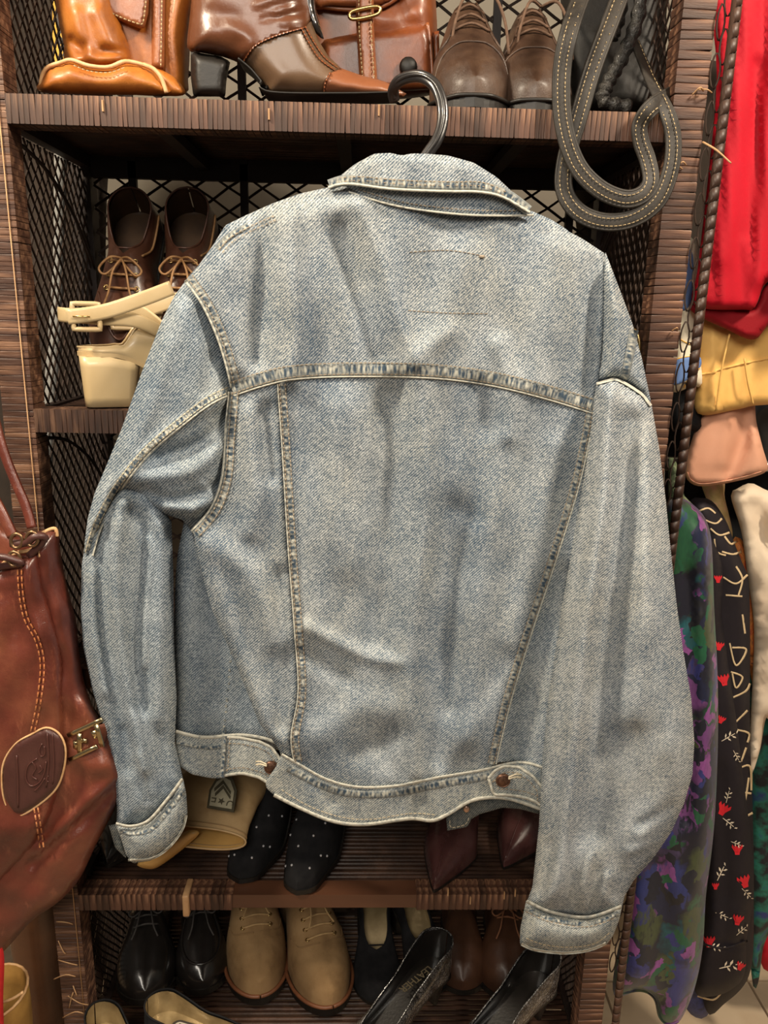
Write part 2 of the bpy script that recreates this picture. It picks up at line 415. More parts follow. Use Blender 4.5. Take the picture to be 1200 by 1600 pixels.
# small torn ends of reed
for x, y, dx, dy in ((1100, 140, 12, 5), (1090, 148, 9, -6), (1052, 258, 14, 6), (1062, 266, 10, -8), (1058, 517, 0, 0)):
    a = P(x-8, y, -.002); b = P(x+dx*.4, y+dy-5, -.010); c = P(x+dx, y+dy, -.004); V, F = tube(cr([a, b, c], 4), .0009, 5); obj('torn_reed_end', V, F, torn_m, posts['r'])
V, F = tube(cr([P(1098, 222, -.002), P(1120, 235, -.02), P(1142, 255, -.03)], 5), [.0011]*6+[.0009]*5, 5); obj('torn_reed_end', V, F, torn_m, posts['r'])
for x, y, dx, dy in ((92, 1440, 22, 4), (95, 1500, 26, 8), (88, 1530, 30, -4), (110, 1556, 28, 14), (102, 1590, 30, -6), (95, 1470, 8, 20), (112, 1575, 3, -20), (118, 1540, 2, 16)):
    a = P(x-4, y, -.001); b = P(x+dx*.5, y+dy-3, -.005); c = P(x+dx, y+dy, -.001); V, F = tube(cr([a, b, c], 4), .0008, 5); obj('torn_reed_end', V, F, torn_m, posts['l'])

# shelves
def wrap_h(w_, hh, dd, seed):   # one turn of reed round a shelf rail
    r = random.Random(seed); rings = []
    for x, k in ((-w_/2, 0), (-w_*.42, .0005), (w_*.40, .0005), (w_/2, 0)):
        a = r.uniform(-.0004, .0004); rings.append(np.array([(x+a, -dd/2-k, -hh/2-k), (x-a, -dd/2-k, hh/2+k), (x-a, dd/2, hh/2+k), (x+a, dd/2, -hh/2-k)]))
    return loft(rings, False, False)
shelf_z = {'shade_shelf': (2.03, .028, 0), 'top': (1.668, .028, 0), 'mid': (1.337, .026, .0), 'hid': (1.010, .026, 0), 'low': (.672, .023, 0), 'base': (.408, .026, 0)}  # highest shelf is out of view, added to shade the compartments below
SH = {}
for k, (zt, hh, _) in shelf_z.items():
    V, F = box((0, .016, zt-hh/2), (2*XI, .028, hh-.002)); sh = obj('shelf', V, F, core_m if k != 'low' else bare_m, unit, smooth=False); SH[k] = sh
    ne = 26 if k in ('low', 'base') else 0
    if ne:      # floor of single round reeds running along the shelf
        for i in range(ne):
            y = .038+i*(D-.05)/ne; V, F = tube([(-XI, y, zt-.010+random.uniform(-.0012, .0012)), (0, y+random.uniform(-.001, .001), zt-.0095), (XI, y, zt-.010+random.uniform(-.0012, .0012))], .0037, 6)
            obj('reed', V, F, reed_m, sh)
    else:
        ps = []
        for i in range(30):
            y = .036+i*(D-.045)/30; ps.append(tube([(-XI, y, zt-.008), (0, y, zt-.008+random.uniform(-.001, .001)), (XI, y, zt-.008)], .0038, 6))
        V, F = join(*ps); tag(obj('reeds', V, F, reed_m, sh), kind='stuff')
    for x in (-.2, 0, .2):      # bearers under the reeds
        V, F = box((x, .15, zt-.021), (.016, .24, .012)); obj('bearer', V, F, core_m, sh, smooth=False)
    for sx in (-1, 1): V, F = box((sx*(XI+.008), .15, zt-.014), (.014, .23, .024)); obj('side_rail', V, F, core_m, sh, smooth=False)
    V, F = box((0, D-.012, zt-.012), (2*XI, .02, .024)); obj('rear_rail', V, F, core_m, sh, smooth=False)
whm = []
for i in range(6):
    V, F = wrap_h(.006, .028, .031, i); o = obj('wrap_strand', V, F, reedh_m, None, smooth=False, loc=(0, 0, 0)); whm.append(o.data); bpy.data.objects.remove(o)
x = -XI
while x < XI-.002:
    wd = random.choice((.0048, .0056, .0066, .0075)); inst(random.choice(whm), 'wrap_strand', SH['top'], (x+wd/2, .016, 1.654), (wd/.0061, 1, 1), (0, random.uniform(-.03, .03), 0)); x += wd
wlm = []
for i in range(5):
    V, F = wrap_h(.010, .0235, .031, i+20); o = obj('wrap_strand', V, F, reedh_m, None, smooth=False, loc=(0, 0, 0)); wlm.append(o.data); bpy.data.objects.remove(o)
for a, b in ((-XI, -.148), (.110, XI)):
    x = a
    while x < b-.002:
        wd = random.choice((.008, .0095, .0115, .0065)); inst(random.choice(wlm), 'wrap_strand', SH['low'], (x+wd/2, .016, .6602), (wd/.0102, 1, 1), (0, random.uniform(-.05, .05), random.uniform(-.03, .03))); x += wd
for k in ('mid', 'hid', 'base', 'shade_shelf'):
    zt, hh, _ = shelf_z[k]; x = -XI; ps = []
    while x < XI:
        wd = random.uniform(.005, .0085); V, F = wrap_h(wd*.97, hh, .031, int(x*1e4)+9); ps.append((V+np.array((x+wd/2, .016, zt-hh/2)), F)); x += wd
    V, F = join(*ps); tag(obj('wrap_strands', V, F, reedh_m, SH[k], smooth=False), kind='stuff')
V, F = bbox_bev((P(290, 1398, -.002)[0], .012, .6585), (.009, .036, .034), .002); obj('split_reed', V, F, torn_m, SH['low'])
for px, py in ((700, 1395), (735, 1408), (788, 1400), (160, 165), (592, 172), (420, 178), (805, 1396)):
    q = P(px, py, -.0025); V, F = box((q[0], -.0012, min(max(q[2], .652), 9)), (.0016, .003, .011)); obj('torn_reed_end', V, F, torn_m, SH['low' if py > 1000 else 'top'], smooth=False)

# lattice panels
def lattice(origin_, e1, e2, n, L1, L2, pitch, ang, wd, th):
    e1, e2, n = map(lambda v: np.array(v, float), (e1, e2, n)); ps = []
    for sgn, layer in ((1, .5), (-1, -.5)):
        d = np.array([math.cos(ang), sgn*math.sin(ang)]); nn = np.array([-d[1], d[0]])
        cs = [np.dot(nn, c) for c in ((0, 0), (L1, 0), (0, L2), (L1, L2))]; s = min(cs)+pitch/2
        while s < max(cs):
            ts = []
            for axis, L in ((0, L1), (1, L2)):
                if abs(d[axis]) < 1e-6: continue
                for lim in (0, L):
                    t = (lim-nn[axis]*s)/d[axis]; q = nn*s+d*t; o = 1-axis; Lo = (L1, L2)[o]
                    if -1e-6 <= q[o] <= Lo+1e-6: ts.append(t)
            if len(ts) >= 2 and max(ts)-min(ts) > .01:
                a, b = min(ts), max(ts); k = max(2, int((b-a)/.03)); path = []
                for j in range(k+1):
                    q = nn*(s+random.uniform(-.0012, .0012))+d*(a+(b-a)*j/k); path.append(np.array(origin_)+e1*q[0]+e2*q[1]+n*(th*layer+math.sin(j*2.1+s*90)*th*.35))
                ps.append(tube(path, 1, 4, flat=(wd*.75, th*.75), nrm=n))
            s += pitch
    return join(*ps)
comps = [(1.655, 2.0, .0150), (1.325, 1.638, .0150), (.998, 1.31, .0150), (.66, .985, .0150), (.398, .645, .0085)]
for z0, z1, pt in comps:
    V, F = lattice((-XI, D-.016, z0), (1, 0, 0), (0, 0, 1), (0, 1, 0), 2*XI, z1-z0, .026, math.radians(33), .0026, .0018)
    tag(obj('back_lattice', V, F, lat_m, unit, smooth=False), kind='stuff')
    for sx in (-1, 1):
        V, F = lattice((sx*(XI+.010), .032, z0), (0, 1, 0), (0, 0, 1), (sx, 0, 0), D-.055, z1-z0, pt, math.radians(52), .0016, .0016)
        tag(obj('side_lattice', V, F, lat_m, unit, smooth=False), kind='stuff')
        V, F = tube(cr([(sx*(XI+.002), .04, z1-.012), (sx*(XI+.002), .11, z1-.028), (sx*(XI+.002), .19, z1-.07), (sx*(XI+.002), D-.03, z1-.13)], 5), .0022, 6)
        obj('corner_brace', V, F, core_m, unit)
for x in (-.300, -.145, .03, .20, .318):
    V, F = box((x, D-.02, 1.20), (.011, .008, 1.70)); obj('back_upright', V, F, core_m, unit, smooth=False)
for z in (1.640, 1.308, .98): 
    V, F = box((0, D-.018, z), (2*XI, .012, .022)); obj('back_rail', V, F, core_m, unit, smooth=False)
# outer cane with chain of wire-like loops along the right edge
V, F = tube([(.4085, -.004, .03), (.4085, -.006, 1.0), (.407, -.006, 1.87)], .0046, 10); cane = obj('outer_cane', V, F, reed_m, unit)
z = .04; ps = []
while z < 1.86:
    aa = np.linspace(0, 6.28, 9); ps.append(tube([( .4082+.0046*math.cos(a), -.0058+.0046*math.sin(a), z+.013*a/6.28) for a in aa], 1, 4, flat=(.0072, .0003), nrm=[(math.cos(a), math.sin(a), 0) for a in aa])); z += .0145
V, F = join(*ps); tag(obj('wrap_strands', V, F, reed_m, cane), kind='stuff')
lp = [( .0042*math.cos(a)*(1+.15*math.cos(2*a)), 0, .0175*math.sin(a)) for a in np.linspace(0, 2*math.pi, 15)[:-1]]
V, F = tube(lp, .0010, 5, True); o = obj('cane_loop', V, F, lat_m, None, loc=(0, 0, 0)); lm = o.data; bpy.data.objects.remove(o); z = .56; i = 0
while z < 1.85:
    inst(lm, 'cane_loop', unit, (.3985+(.0032 if i % 2 else -.0032), -.002, z), (1, 1, 1), (0, 0, random.uniform(-.3, .3))); z += .023; i += 1
# ================================================================== SHOES
def ss(a, b, x): t = np.clip((x-a)/(b-a), 0, 1); return t*t*(3-2*t)
def shoe(name, label, toe, heel, upv, W, mats, group=None, kind='oxford', hh=0, open_to=.5, rim=.055, vamp=.05, toeh=.03, point=False, sole_t=.006, heel_h=None, gape=.8, square=False, heel_kind=None, shaft=None, capfn=None, lace=None, lining=None, eyel=None, cat='shoe', laces_t=(.42, .5, .58), bow=True, waist=.62, heelw=.72, tcap=None, smat=None, platform=0, vm=.5, hzp=None):
    toe, heel = np.array(toe, float), np.array(heel, float); ex = toe-heel; L = np.linalg.norm(ex); ex /= L
    upv = np.array(upv, float); ey = np.cross(upv, ex); ey /= np.linalg.norm(ey); ez = np.cross(ex, ey)
    base = (heel+toe)/2
    root = thing(name, (base[0], base[1], min(heel[2], toe[2])), label, cat, group)
    um, sm = mats[0], mats[1]; lm_ = lining or um
    tt = np.r_[0, .008, .022, .045, .075, np.linspace(.11, .92, 24), (.945, .965, .982, .993, 1.)]
    def hw(t):
        t = np.asarray(t, float)
        b = np.interp(t, [0, .12, .36, .5, .68, .8, 1], [heelw, heelw, waist, .78, 1, .97, .9 if not point else .8])
        b = b*np.sqrt(np.clip(1-((.12-np.minimum(t, .12))/.12)**2, .0, 1))
        if point: e = np.clip((1-t)/.36, 0, 1)**.72
        elif square: e = np.clip(1-(1-np.clip((1-t)/.08, 0, 1))**3, 0, 1)*(.42+.58*np.clip((1-t)/.55, 0, 1)**.8)
        else: e = np.sqrt(np.clip(1-(1-np.clip((1-t)/.26, 0, 1))**2, 0, 1))
        return W*np.maximum(b*e, .015)
    def zs(t): 
        t = np.asarray(t, float); return sole_t+platform+hh*(1-ss(.14, .68, t))+.06*L*0.35*ss(.85, 1.05, t)*(0 if hh > .03 else .6)
    def G(t):
        t = np.asarray(t, float)
        if open_to <= 0: return np.zeros_like(t)
        return gape*np.sqrt(np.clip(1-(np.clip(t, 0, open_to)/open_to)**3, 0, 1))*(t < open_to)
    def hz(t):
        t = np.asarray(t, float)
        if hzp: return np.interp(t, *hzp)
        return np.interp(t, [0, .1, .3, open_to if open_to > .32 else .33, .75, .92, 1], [rim*1.05, rim, rim*.86 if kind != 'pump' else rim*.7, vamp, vamp*vm+toeh*(1-vm), toeh, toeh*.45])
    ns = 9; A = np.linspace(0, 1, ns)
    def surf(t, a, side, shr=0.):
        g = float(G(t)); w_ = max(float(hw(t))-shr, .0008); h = float(hz(t))-shr
        p = .75; y = w_*(g+(1-g)*math.cos(a*math.pi/2)**p) if a < 1 else w_*g
        bul = 1+.05*math.sin(a*math.pi)
        z_ = float(zs(t))+h*(math.sin(a*math.pi/2)**.9 if g < .01 else (a*(g)+(1-g)*math.sin(a*math.pi/2)**.9))
        return heel+ex*(t*L)+ey*(side*y*bul)+ez*z_
    def uppermesh(shr=0.):
        V = []; F = []; rows = len(tt); c = 2*ns; ti = []
        for t in tt:
            for a in A: V.append(surf(t, a, 1, shr))
            for a in A[::-1]: V.append(surf(t, a, -1, shr))
        for i in range(rows-1):
            for k in range(c-1):
                if k == ns-1 and (G(tt[i]) > .01): continue
                F.append((i*c+k, i*c+k+1, (i+1)*c+k+1, (i+1)*c+k)); ti.append((tt[i], k))
        F.append(tuple((rows-1)*c+k for k in range(c))); ti.append((1, 0))
        return V, F, ti
    V, F, ti = uppermesh()
    midx = None; ml = um
    if tcap: ml = [um]+[x[1] for x in tcap]; midx = [next((j+1 for j, x in enumerate(tcap) if x[0](t, k, ns)), 0) for t, k in ti]
    obj('upper', V, F, ml, root, midx=midx)
    if open_to > 0:
        V, F, ti = uppermesh(.0022); k = [i for i, (t, _) in enumerate(ti) if t < open_to+.2]
        obj('lining', V, [F[i][::-1] for i in k], lm_, root)
        rimp = [surf(t, 1, 1) for t in tt[::-1] if t < open_to]+[surf(t, 1, -1) for t in tt if t < open_to]
        V, F = tube(cr(rimp, 2), .0013, 6, True); obj('topline', V, F, um, root)
        V = []; F = []
        for t in tt:
            w_ = float(hw(t))*.96; z_ = float(zs(t))+.002; V += [heel+ex*(t*L)+ey*w_+ez*z_, heel+ex*(t*L)+ez*(z_-.001), heel+ex*(t*L)-ey*w_+ez*z_]
        for i in range(len(tt)-1): F += [(3*i, 3*i+1, 3*i+4, 3*i+3), (3*i+1, 3*i+2, 3*i+5, 3*i+4)]
        obj('insole', V, F, lining or lm_, root)
    # sole
    V = []; F = []; ex_w = 1.07 if sole_t > .004 else 1.01
    for t in tt:
        t2 = t*1.012-.006
        for s, dz in ((1, .001), (1, -sole_t), (-1, -sole_t), (-1, .001)):
            V.append(heel+ex*(t2*L)+ey*(s*(float(hw(t))*ex_w))+ez*(float(zs(t))+dz))
    n = len(tt)
    for i in range(n-1):
        for k in range(4): F.append((4*i+k, 4*i+(k+1) % 4, 4*i+4+(k+1) % 4, 4*i+4+k))
    F += [(0, 1, 2, 3), (4*n-4, 4*n-3, 4*n-2, 4*n-1)]
    obj('sole', V, F, sm, root, smooth=False)
    # heel
    if heel_kind:
        rings = []; top = hh+.0; 
        for k in np.linspace(0, 1, 6):
            if heel_kind == 'block': x0, x1, ww = .0+.015*k, .29-.03*k, 1-.04*k
            elif heel_kind == 'stack': x0, x1, ww = 0, .27, 1.02
            else: x0, x1, ww = .01+.05*k**.6, .24-.155*k**.5, 1-.72*k**.5
            zt = (1-k)*(float(zs(.1))-sole_t)
            r = []
            for an in np.linspace(0, 2*math.pi, 25)[:-1]:
                x = (x0+x1)/2+(x1-x0)/2*math.copysign(abs(math.cos(an))**(.32 if heel_kind == 'block' else .6), math.cos(an)); y = W*heelw*ww*math.copysign(abs(math.sin(an))**(.4 if heel_kind == 'block' else .75), math.sin(an))
                zk = zt+(float(zs(x))-float(zs(.1)))*(1-k)
                r.append(heel+ex*(x*L)+ey*y+ez*max(zk, 0))
            rings.append(np.array(r))
        V, F = loft(rings); obj('heel', V, F, smat or sm, root)
    # shaft
    if shaft:
        t0, ht, ra, rb, lean = shaft; rings = []; rin = []
        for k in np.linspace(0, 1, 8):
            c = heel+ex*(t0*L+lean*k)+ez*(float(zs(t0))+rim*.35+ht*k); q = 1+.1*k
            rings.append(np.array([c+ex*ra*q*math.cos(a)*(1.25-.25*k)+ey*rb*q*math.sin(a) for a in np.linspace(0, 2*math.pi, 25)[:-1]]))
            rin.append(np.array([c+ex*(ra*q-.002)*math.cos(a)*(1.25-.25*k)+ey*(rb*q-.002)*math.sin(a) for a in np.linspace(0, 2*math.pi, 25)[:-1]]))
        V, F = loft(rings+rin[::-1], False, False); obj('shaft', V, F, um, root)
    if lace:
        for j, t in enumerate(laces_t):
            y0 = .5 if open_to < t else .93
            pa = [surf(t, .93 if open_to > t else .78, 1)+ez*.002, heel+ex*((t+.01)*L)+ez*(float(zs(t))+float(hz(t))+.004), surf(t, .93 if open_to > t else .78, -1)+ez*.002]
            V, F = tube(cr(pa, 5), .0016, 6); obj('lace', V, F, lace, root)
            if eyel:
                for q in (pa[0], pa[2]):
                    V, F = tube([q+.0032*(ex*math.cos(a)+ey*math.sin(a)) for a in np.linspace(0, 2*math.pi, 11)[:-1]], .0009, 5, True); obj('eyelet', V, F, eyel, root)
        if bow:
            t = laces_t[0]; c = heel+ex*(t*L)+ez*(float(zs(t))+float(hz(t))+.006)
            for s in (1, -1):
                V, F = tube(cr([c, c+ey*s*.012+ex*.004+ez*.008, c+ey*s*.026+ex*.016+ez*.001, c+ey*s*.018+ex*.022-ez*.002, c+ex*.003], 5), .0015, 6); obj('lace', V, F, lace, root)
                V, F = tube(cr([c, c+ey*s*.008+ex*.02+ez*.004, c+ey*s*.013+ex*.045-ez*.004, c+ey*s*.02+ex*.06-ez*.012], 5), .0014, 6); obj('lace', V, F, lace, root)
    root['_f'] = 0; del root['_f']
    return root, surf, dict(ex=ex, ey=ey, ez=ez, L=L, heel=heel, zs=zs, hz=hz, hw=hw)
# ================================================================== DENIM JACKET ON ITS HANGER
dn_y = denim('denim_yoke_mat', rot=.80, bias=.02)
dn_b = denim('denim_back_mat', rot=.80, bias=-.01)
dn_s = denim('denim_sleeve_mat', rot=.80, bias=.06, light=(.655, .675, .675))
dn_l = denim('denim_left_sleeve_mat', rot=.80, bias=-.0, light=(.56, .615, .655))
dn_c = denim('denim_cuff_mat', rot=.8, bias=.06, light=(.64, .65, .60), twc=.35)
dn_in = denim('denim_inside_mat', dark=(.05, .07, .09), light=(.34, .34, .31), rot=.6, bias=-.02)
dn_seam = denim('denim_seam_mat', light=(.60, .60, .54), seam=True, bias=.05, twc=.10)
dn_edge = mat('denim_worn_edge_mat', [(.30, .32, .31), (.56, .54, .46), (.42, .42, .38)], 160, .9, 500, .0004, .5)
thr_m = mat('thread_mat', [(.20, .16, .13), (.42, .34, .24)], 200, .8)
thrl_m = mat('light_thread_mat', [(.55, .47, .32), (.66, .58, .44)], 200, .8)
btn_m = mat('copper_button_mat', [(.10, .05, .035), (.22, .12, .08)], 300, .4, metal=.8)
riv_m = mat('rivet_mat', [(.60, .38, .28), (.7, .5, .4)], 300, .35, metal=.9)
jroot = thing('denim_jacket', P(600, 1285, -.07), 'light acid-washed blue denim jacket seen from behind, hanging on a black hanger before the shelves', 'jacket')
# silhouette sides of the torso, used for the rounding of the back
SIDE = cr([(290, 440), (330, 388), (380, 338), (470, 302), (560, 285), (700, 285), (835, 335), (910, 372), (945, 395)], 5)
LEDGE = cr([(362, 605), (348, 700), (322, 790), (298, 832), (330, 950), (370, 1040), (405, 1130), (432, 1170)], 5)
body_f = [
 ([(452, 330), (455, 430), (462, 520), (452, 590)], 17, .0065), ([(405, 350), (412, 440), (402, 560)], 16, -.0055),
 ([(560, 320), (600, 420), (625, 500), (655, 570)], 17, .0055), ([(530, 360), (560, 450), (590, 555)], 20, -.0050), ([(340, 400), (350, 470), (375, 570)], 18, .003),
 ([(650, 560), (690, 500), (720, 400)], 30, .003), ([(860, 380), (850, 480), (840, 590)], 40, .005), ([(930, 410), (922, 500), (915, 610)], 12, -.004),
 ([(700, 520), (640, 570)], 16, .003), ([(780, 540), (800, 610), (795, 680)], 16, .004), ([(745, 610), (760, 700), (740, 800)], 22, -.004),
 ([(655, 600), (668, 760), (655, 900), (640, 1050), (645, 1220)], 17, .0070), ([(610, 620), (612, 760), (600, 900), (590, 1000)], 24, -.0055),
 ([(530, 640), (525, 760), (540, 880)], 30, .003), ([(705, 800), (695, 950), (700, 1100)], 26, -.0050), ([(770, 700), (760, 850), (740, 1000), (730, 1150)], 26, .0050),
 ([(480, 980), (560, 1020), (620, 1035)], 11, .0035), ([(470, 1020), (540, 1060)], 15, -.0030), ([(500, 1150), (560, 1110), (610, 1110)], 26, .004),
 ([(690, 1200), (760, 1120), (800, 1060)], 20, .003), ([(560, 1180), (620, 1150)], 18, -.003),
 ([(385, 650), (400, 760), (390, 830)], 18, .004), ([(420, 640), (422, 740)], 14, -.004), ([(330, 850), (390, 900), (430, 1000)], 22, .005), ([(440, 900), (445, 1040), (440, 1130)], 16, -.004),
 ([(310, 830), (350, 960), (395, 1080), (430, 1160)], 14, .004), ([(870, 700), (835, 850), (800, 1000)], 20, .003), ([(880, 900), (835, 1060), (815, 1180)], 22, -.006),
 ([(652, 1225), (648, 1280)], 10, -.004), ([(600, 1220), (595, 1290)], 20, .003), ([(690, 1215), (690, 1280)], 15, .004), ([(470, 1190), (520, 1250)], 14, -.002),
]
def HB(q):
    q = np.asarray(q, float)
    s = infl(dpl(q, SIDE), 42); s2 = infl(dpl(q, LEDGE), 34)
    x = (q[:, 0]-620)/330; broad = .026*np.clip(1-x*x, 0, 1)
    wob = .0012*np.sin(q[:, 0]*.045+q[:, 1]*.012)+.0010*np.sin(q[:, 0]*.02-q[:, 1]*.035+1.3)
    below = ss(1130, 1270, q[:, 1])*.006
    return .062+.020*s*(.35+.65*s2)+broad*s+(2.2*ridges(q, body_f)+1.4*wob)*s-below
yokeY = [(362, 607), (400, 594), (450, 582), (520, 577), (620, 577), (700, 581), (780, 593), (860, 613), (928, 634)]
yoke = [(516, 292), (470, 302), (425, 318), (385, 336), (352, 352), (333, 383), (310, 415), (289, 438), (315, 474), (338, 520), (352, 565)]+yokeY+[(938, 590), (945, 520), (948, 450), (945, 396), (910, 373), (870, 352), (835, 334), (720, 300), (600, 290)]
def lin(pts): return resample(np.array(pts, float), 5, True)
panel('yoke', lin(yoke), HB, dn_y, jroot, edge=.010, step=6, smooth=False)
seamL = [(437, 585), (443, 700), (452, 850), (462, 980), (468, 1080), (457, 1150), (462, 1192)]
seamR = [(926, 634), (902, 750), (862, 880), (822, 1000), (792, 1100), (770, 1192)]
hemtop = [(462, 1192), (510, 1217), (560, 1229), (620, 1227), (680, 1215), (750, 1203), (770, 1198)]
panel('back_panel', lin([(437, 584), (520, 577), (620, 577), (700, 581), (780, 593), (860, 613), (926, 634)]+list(cr(seamR[1:], 4))+hemtop[::-1]+list(cr(seamL, 4))[::-1]), HB, dn_b, jroot, smooth=False)
panel('side_panel', lin([(362, 606), (400, 594), (438, 585)]+list(cr(seamL, 4))+[(440, 1180), (432, 1165), (405, 1130), (370, 1040), (330, 950), (299, 830), (330, 795), (345, 750), (354, 680)]), HB, dn_b, jroot, edge=.016, smooth=False)
panel('side_panel', lin(list(cr(seamR, 4))+[(810, 1188), (850, 1200), (875, 1100), (890, 1000), (915, 850), (940, 740), (950, 660), (945, 640)]), HB, dn_b, jroot, smooth=False)
# far side: the jacket's own fronts, seen past the left edge and under the hem
panel_far = [(330, 420), (500, 300), (800, 320), (930, 420), (935, 650), (900, 900), (850, 1130), (845, 1215), (760, 1225), (600, 1205), (450, 1175), (345, 1155), (276, 1148), (272, 1000), (276, 880), (290, 800), (320, 600)]
puff('front_panel', panel_far, -.030, dn_l, jroot, .013, .012, 30, [([(355, 960), (362, 1010), (355, 1080), (350, 1150)], 12, .003), ([(305, 860), (300, 1000), (310, 1120)], 14, .004), ([(330, 900), (335, 1100)], 10, -.004)], step=10)
HF = lambda q: .044+np.zeros(len(q))+ridges(np.asarray(q, float), [([(300, 1150), (300, 1210)], 14, .003)])
strip('seam', [(357, 955), (361, 1010), (356, 1080), (349, 1150)], 7, HF, dn_seam, jroot)
panel('waistband', [(274, 1140), (320, 1151), (356, 1150), (352, 1216), (330, 1216), (300, 1210), (276, 1194)], lambda q: HF(q)+.002, dn_c, jroot, step=5, smooth=False)
strip('seam', [(275, 1143), (318, 1152), (380, 1149), (430, 1160), (442, 1180)], 6, lambda q: HF(q)+.003+.008*ss(340, 430, q[:, 0]), dn_edge, jroot)
strip('seam', [(276, 1160), (320, 1168), (350, 1166)], 9, lambda q: HF(q)+.002, dn_seam, jroot)
# waistband across the back
wb = list(cr([(440, 1178), (465, 1192), (510, 1217), (560, 1229), (620, 1227), (680, 1215), (750, 1203), (810, 1190), (850, 1198)], 4))+list(cr([(846, 1266), (820, 1254), (790, 1249), (740, 1252), (700, 1274), (675, 1284), (640, 1281), (570, 1290), (520, 1285), (470, 1265), (430, 1243), (415, 1225), (430, 1200)], 4))
HBw = lambda q: HB(q)+.0012
panel('waistband', lin(wb), HBw, dn_c, jroot, step=5, smooth=False, edge=.0015)
strip('seam', [(440, 1179), (465, 1193), (510, 1218), (560, 1230), (620, 1228), (680, 1216), (750, 1204), (810, 1191), (848, 1199)], 5, HBw, dn_edge, jroot, rise=.0022)
strip('seam', [(450, 1200), (510, 1230), (560, 1241), (620, 1239), (680, 1227), (750, 1215), (790, 1206)], 15, HBw, dn_seam, jroot, pucker=.0009)
strip('seam', [(428, 1242), (470, 1263), (520, 1283), (570, 1288), (640, 1279), (675, 1282), (700, 1272), (740, 1250), (790, 1247), (845, 1264)], 6, HBw, dn_edge, jroot, rise=.0018)
stitches('stitching', [(440, 1234), (480, 1258), (530, 1276), (580, 1280), (640, 1271), (680, 1273)], HBw, thrl_m, jroot)
# waist tabs with buttons
def tab(out, bx, by, Hf, tx):
    t = panel('waist_tab', out, Hf, dn_c, jroot, step=5, smooth=False, th=.003, edge=.001)
    oc = np.array(out+[out[0]], float); strip('tab_edge', resample(oc, 8), 5, lambda q: Hf(q)+.0003, dn_edge, t, rise=.0018)
    stitches('tab_stitching', offpl(resample(oc, 8), 9), Hf, thr_m, t, wd=1.2)
    c = P(bx, by, -Hf(np.array([(bx, by)]))[0]-.003); V, F = ball(c, .0088, (1, .42, 1), 16, 8); V2, F2 = tube([c+.0075*np.array([math.cos(a), -.3, math.sin(a)]) for a in np.linspace(0, 2*math.pi, 17)[:-1]], .0009, 6, True)
    V, F = join((V, F), (V2, F2)); obj('button', V, F, btn_m, t)
    a = P(bx+tx*.3, by-2, -Hf(np.array([(bx, by)]))[0]-.008); b = P(bx+tx*.7, by-5, -Hf(np.array([(bx, by)]))[0]-.006); d = P(bx+tx, by-4, -Hf(np.array([(bx, by)]))[0]-.003)
    V, F = tube(cr([a, b, d], 4), .0011, 6); V2, F2 = tube(cr([a+[0, 0, .002], b+[0, 0, .0035], d+[0, 0, .004]], 4), .0009, 6); V, F = join((V, F), (V2, F2)); obj('thread', V, F, thrl_m, t)
HT1 = lambda q: .052+.034*ss(345, 440, np.asarray(q)[:, 0])
tab([(350, 1152), (375, 1153), (405, 1159), (424, 1168), (436, 1184), (441, 1202), (437, 1218), (421, 1224), (403, 1214), (378, 1208), (346, 1212)], 424, 1199, HT1, -24)
HT2 = lambda q: HB(q)+.006
tab([(763, 1216), (775, 1203), (790, 1197), (812, 1199), (834, 1214), (848, 1232), (850, 1262), (836, 1252), (820, 1246), (795, 1242), (772, 1242)], 786, 1219, HT2, 28)
strip('belt_loop', [(352, 1150), (347, 1214)], 9, lambda q: .054+np.zeros(len(q)), dn_seam, jroot)
# inner front placket under the hem
pk = puff('placket', [(697, 1278), (720, 1262), (742, 1250), (790, 1246), (846, 1262), (842, 1272), (812, 1264), (785, 1262), (750, 1272), (736, 1280), (731, 1292), (699, 1298)], -.040, dn_in, jroot, .002, .002, 4, step=5, smooth=False)
c = P(729, 1264, -.046); V, F = ball(c, .0042, (1, .5, 1.3), 12, 6); obj('rivet', V, F, riv_m, pk)
stitches('stitching', [(703, 1282), (705, 1293), (727, 1288), (733, 1276)], lambda q: .042+np.zeros(len(q)), thrl_m, pk, wd=1.2)
# top-stitched seams of the back
strip('seam', yokeY, 24, HB, dn_seam, jroot, rise=.0022, pucker=.0012, nx=10)
strip('seam_edge', offpl(resample(cr(yokeY, 4), 6), 12), 3, lambda q: HB(q)+.0016, dn_edge, jroot)
stitches('stitching', yokeY, lambda q: HB(q)+.0014, thr_m, jroot, offs=(-9.5, 8))
strip('seam', [(441, 597)]+[(x+5, y) for x, y in seamL[1:]], 14, HB, dn_seam, jroot, rise=.0020)
strip('seam_edge', [(434, 600)]+[(x-2, y) for x, y in seamL[1:]], 2.6, lambda q: HB(q)+.0012, dn_edge, jroot)
stitches('stitching', [(441, 600)]+[(x+5, y) for x, y in seamL[1:]], lambda q: HB(q)+.0012, thr_m, jroot, offs=(-4.5, 4.5))
strip('seam', [(x-3, y+2) for x, y in seamR], 14, HB, dn_seam, jroot, rise=.0020)
strip('seam_edge', [(x+5, y+2) for x, y in seamR], 2.6, lambda q: HB(q)+.0012, dn_edge, jroot)
stitches('stitching', [(x-3, y+2) for x, y in seamR], lambda q: HB(q)+.0012, thr_m, jroot, offs=(-4.5, 4.5))
armL1 = [(289, 438), (315, 474), (337, 520), (352, 565), (362, 606)]
armL2 = [(358, 612), (352, 680), (347, 745), (330, 793), (299, 830)]
strip('seam', offpl(resample(cr(armL1, 4), 6), -7), 18, HB, dn_seam, jroot, rise=.0022)
strip('seam_edge', armL1, 4, lambda q: HB(q)+.001, dn_edge, jroot, rise=.0022)
stitches('stitching', armL1, lambda q: HB(q)+.0016, thr_m, jroot, offs=(-5, -14))
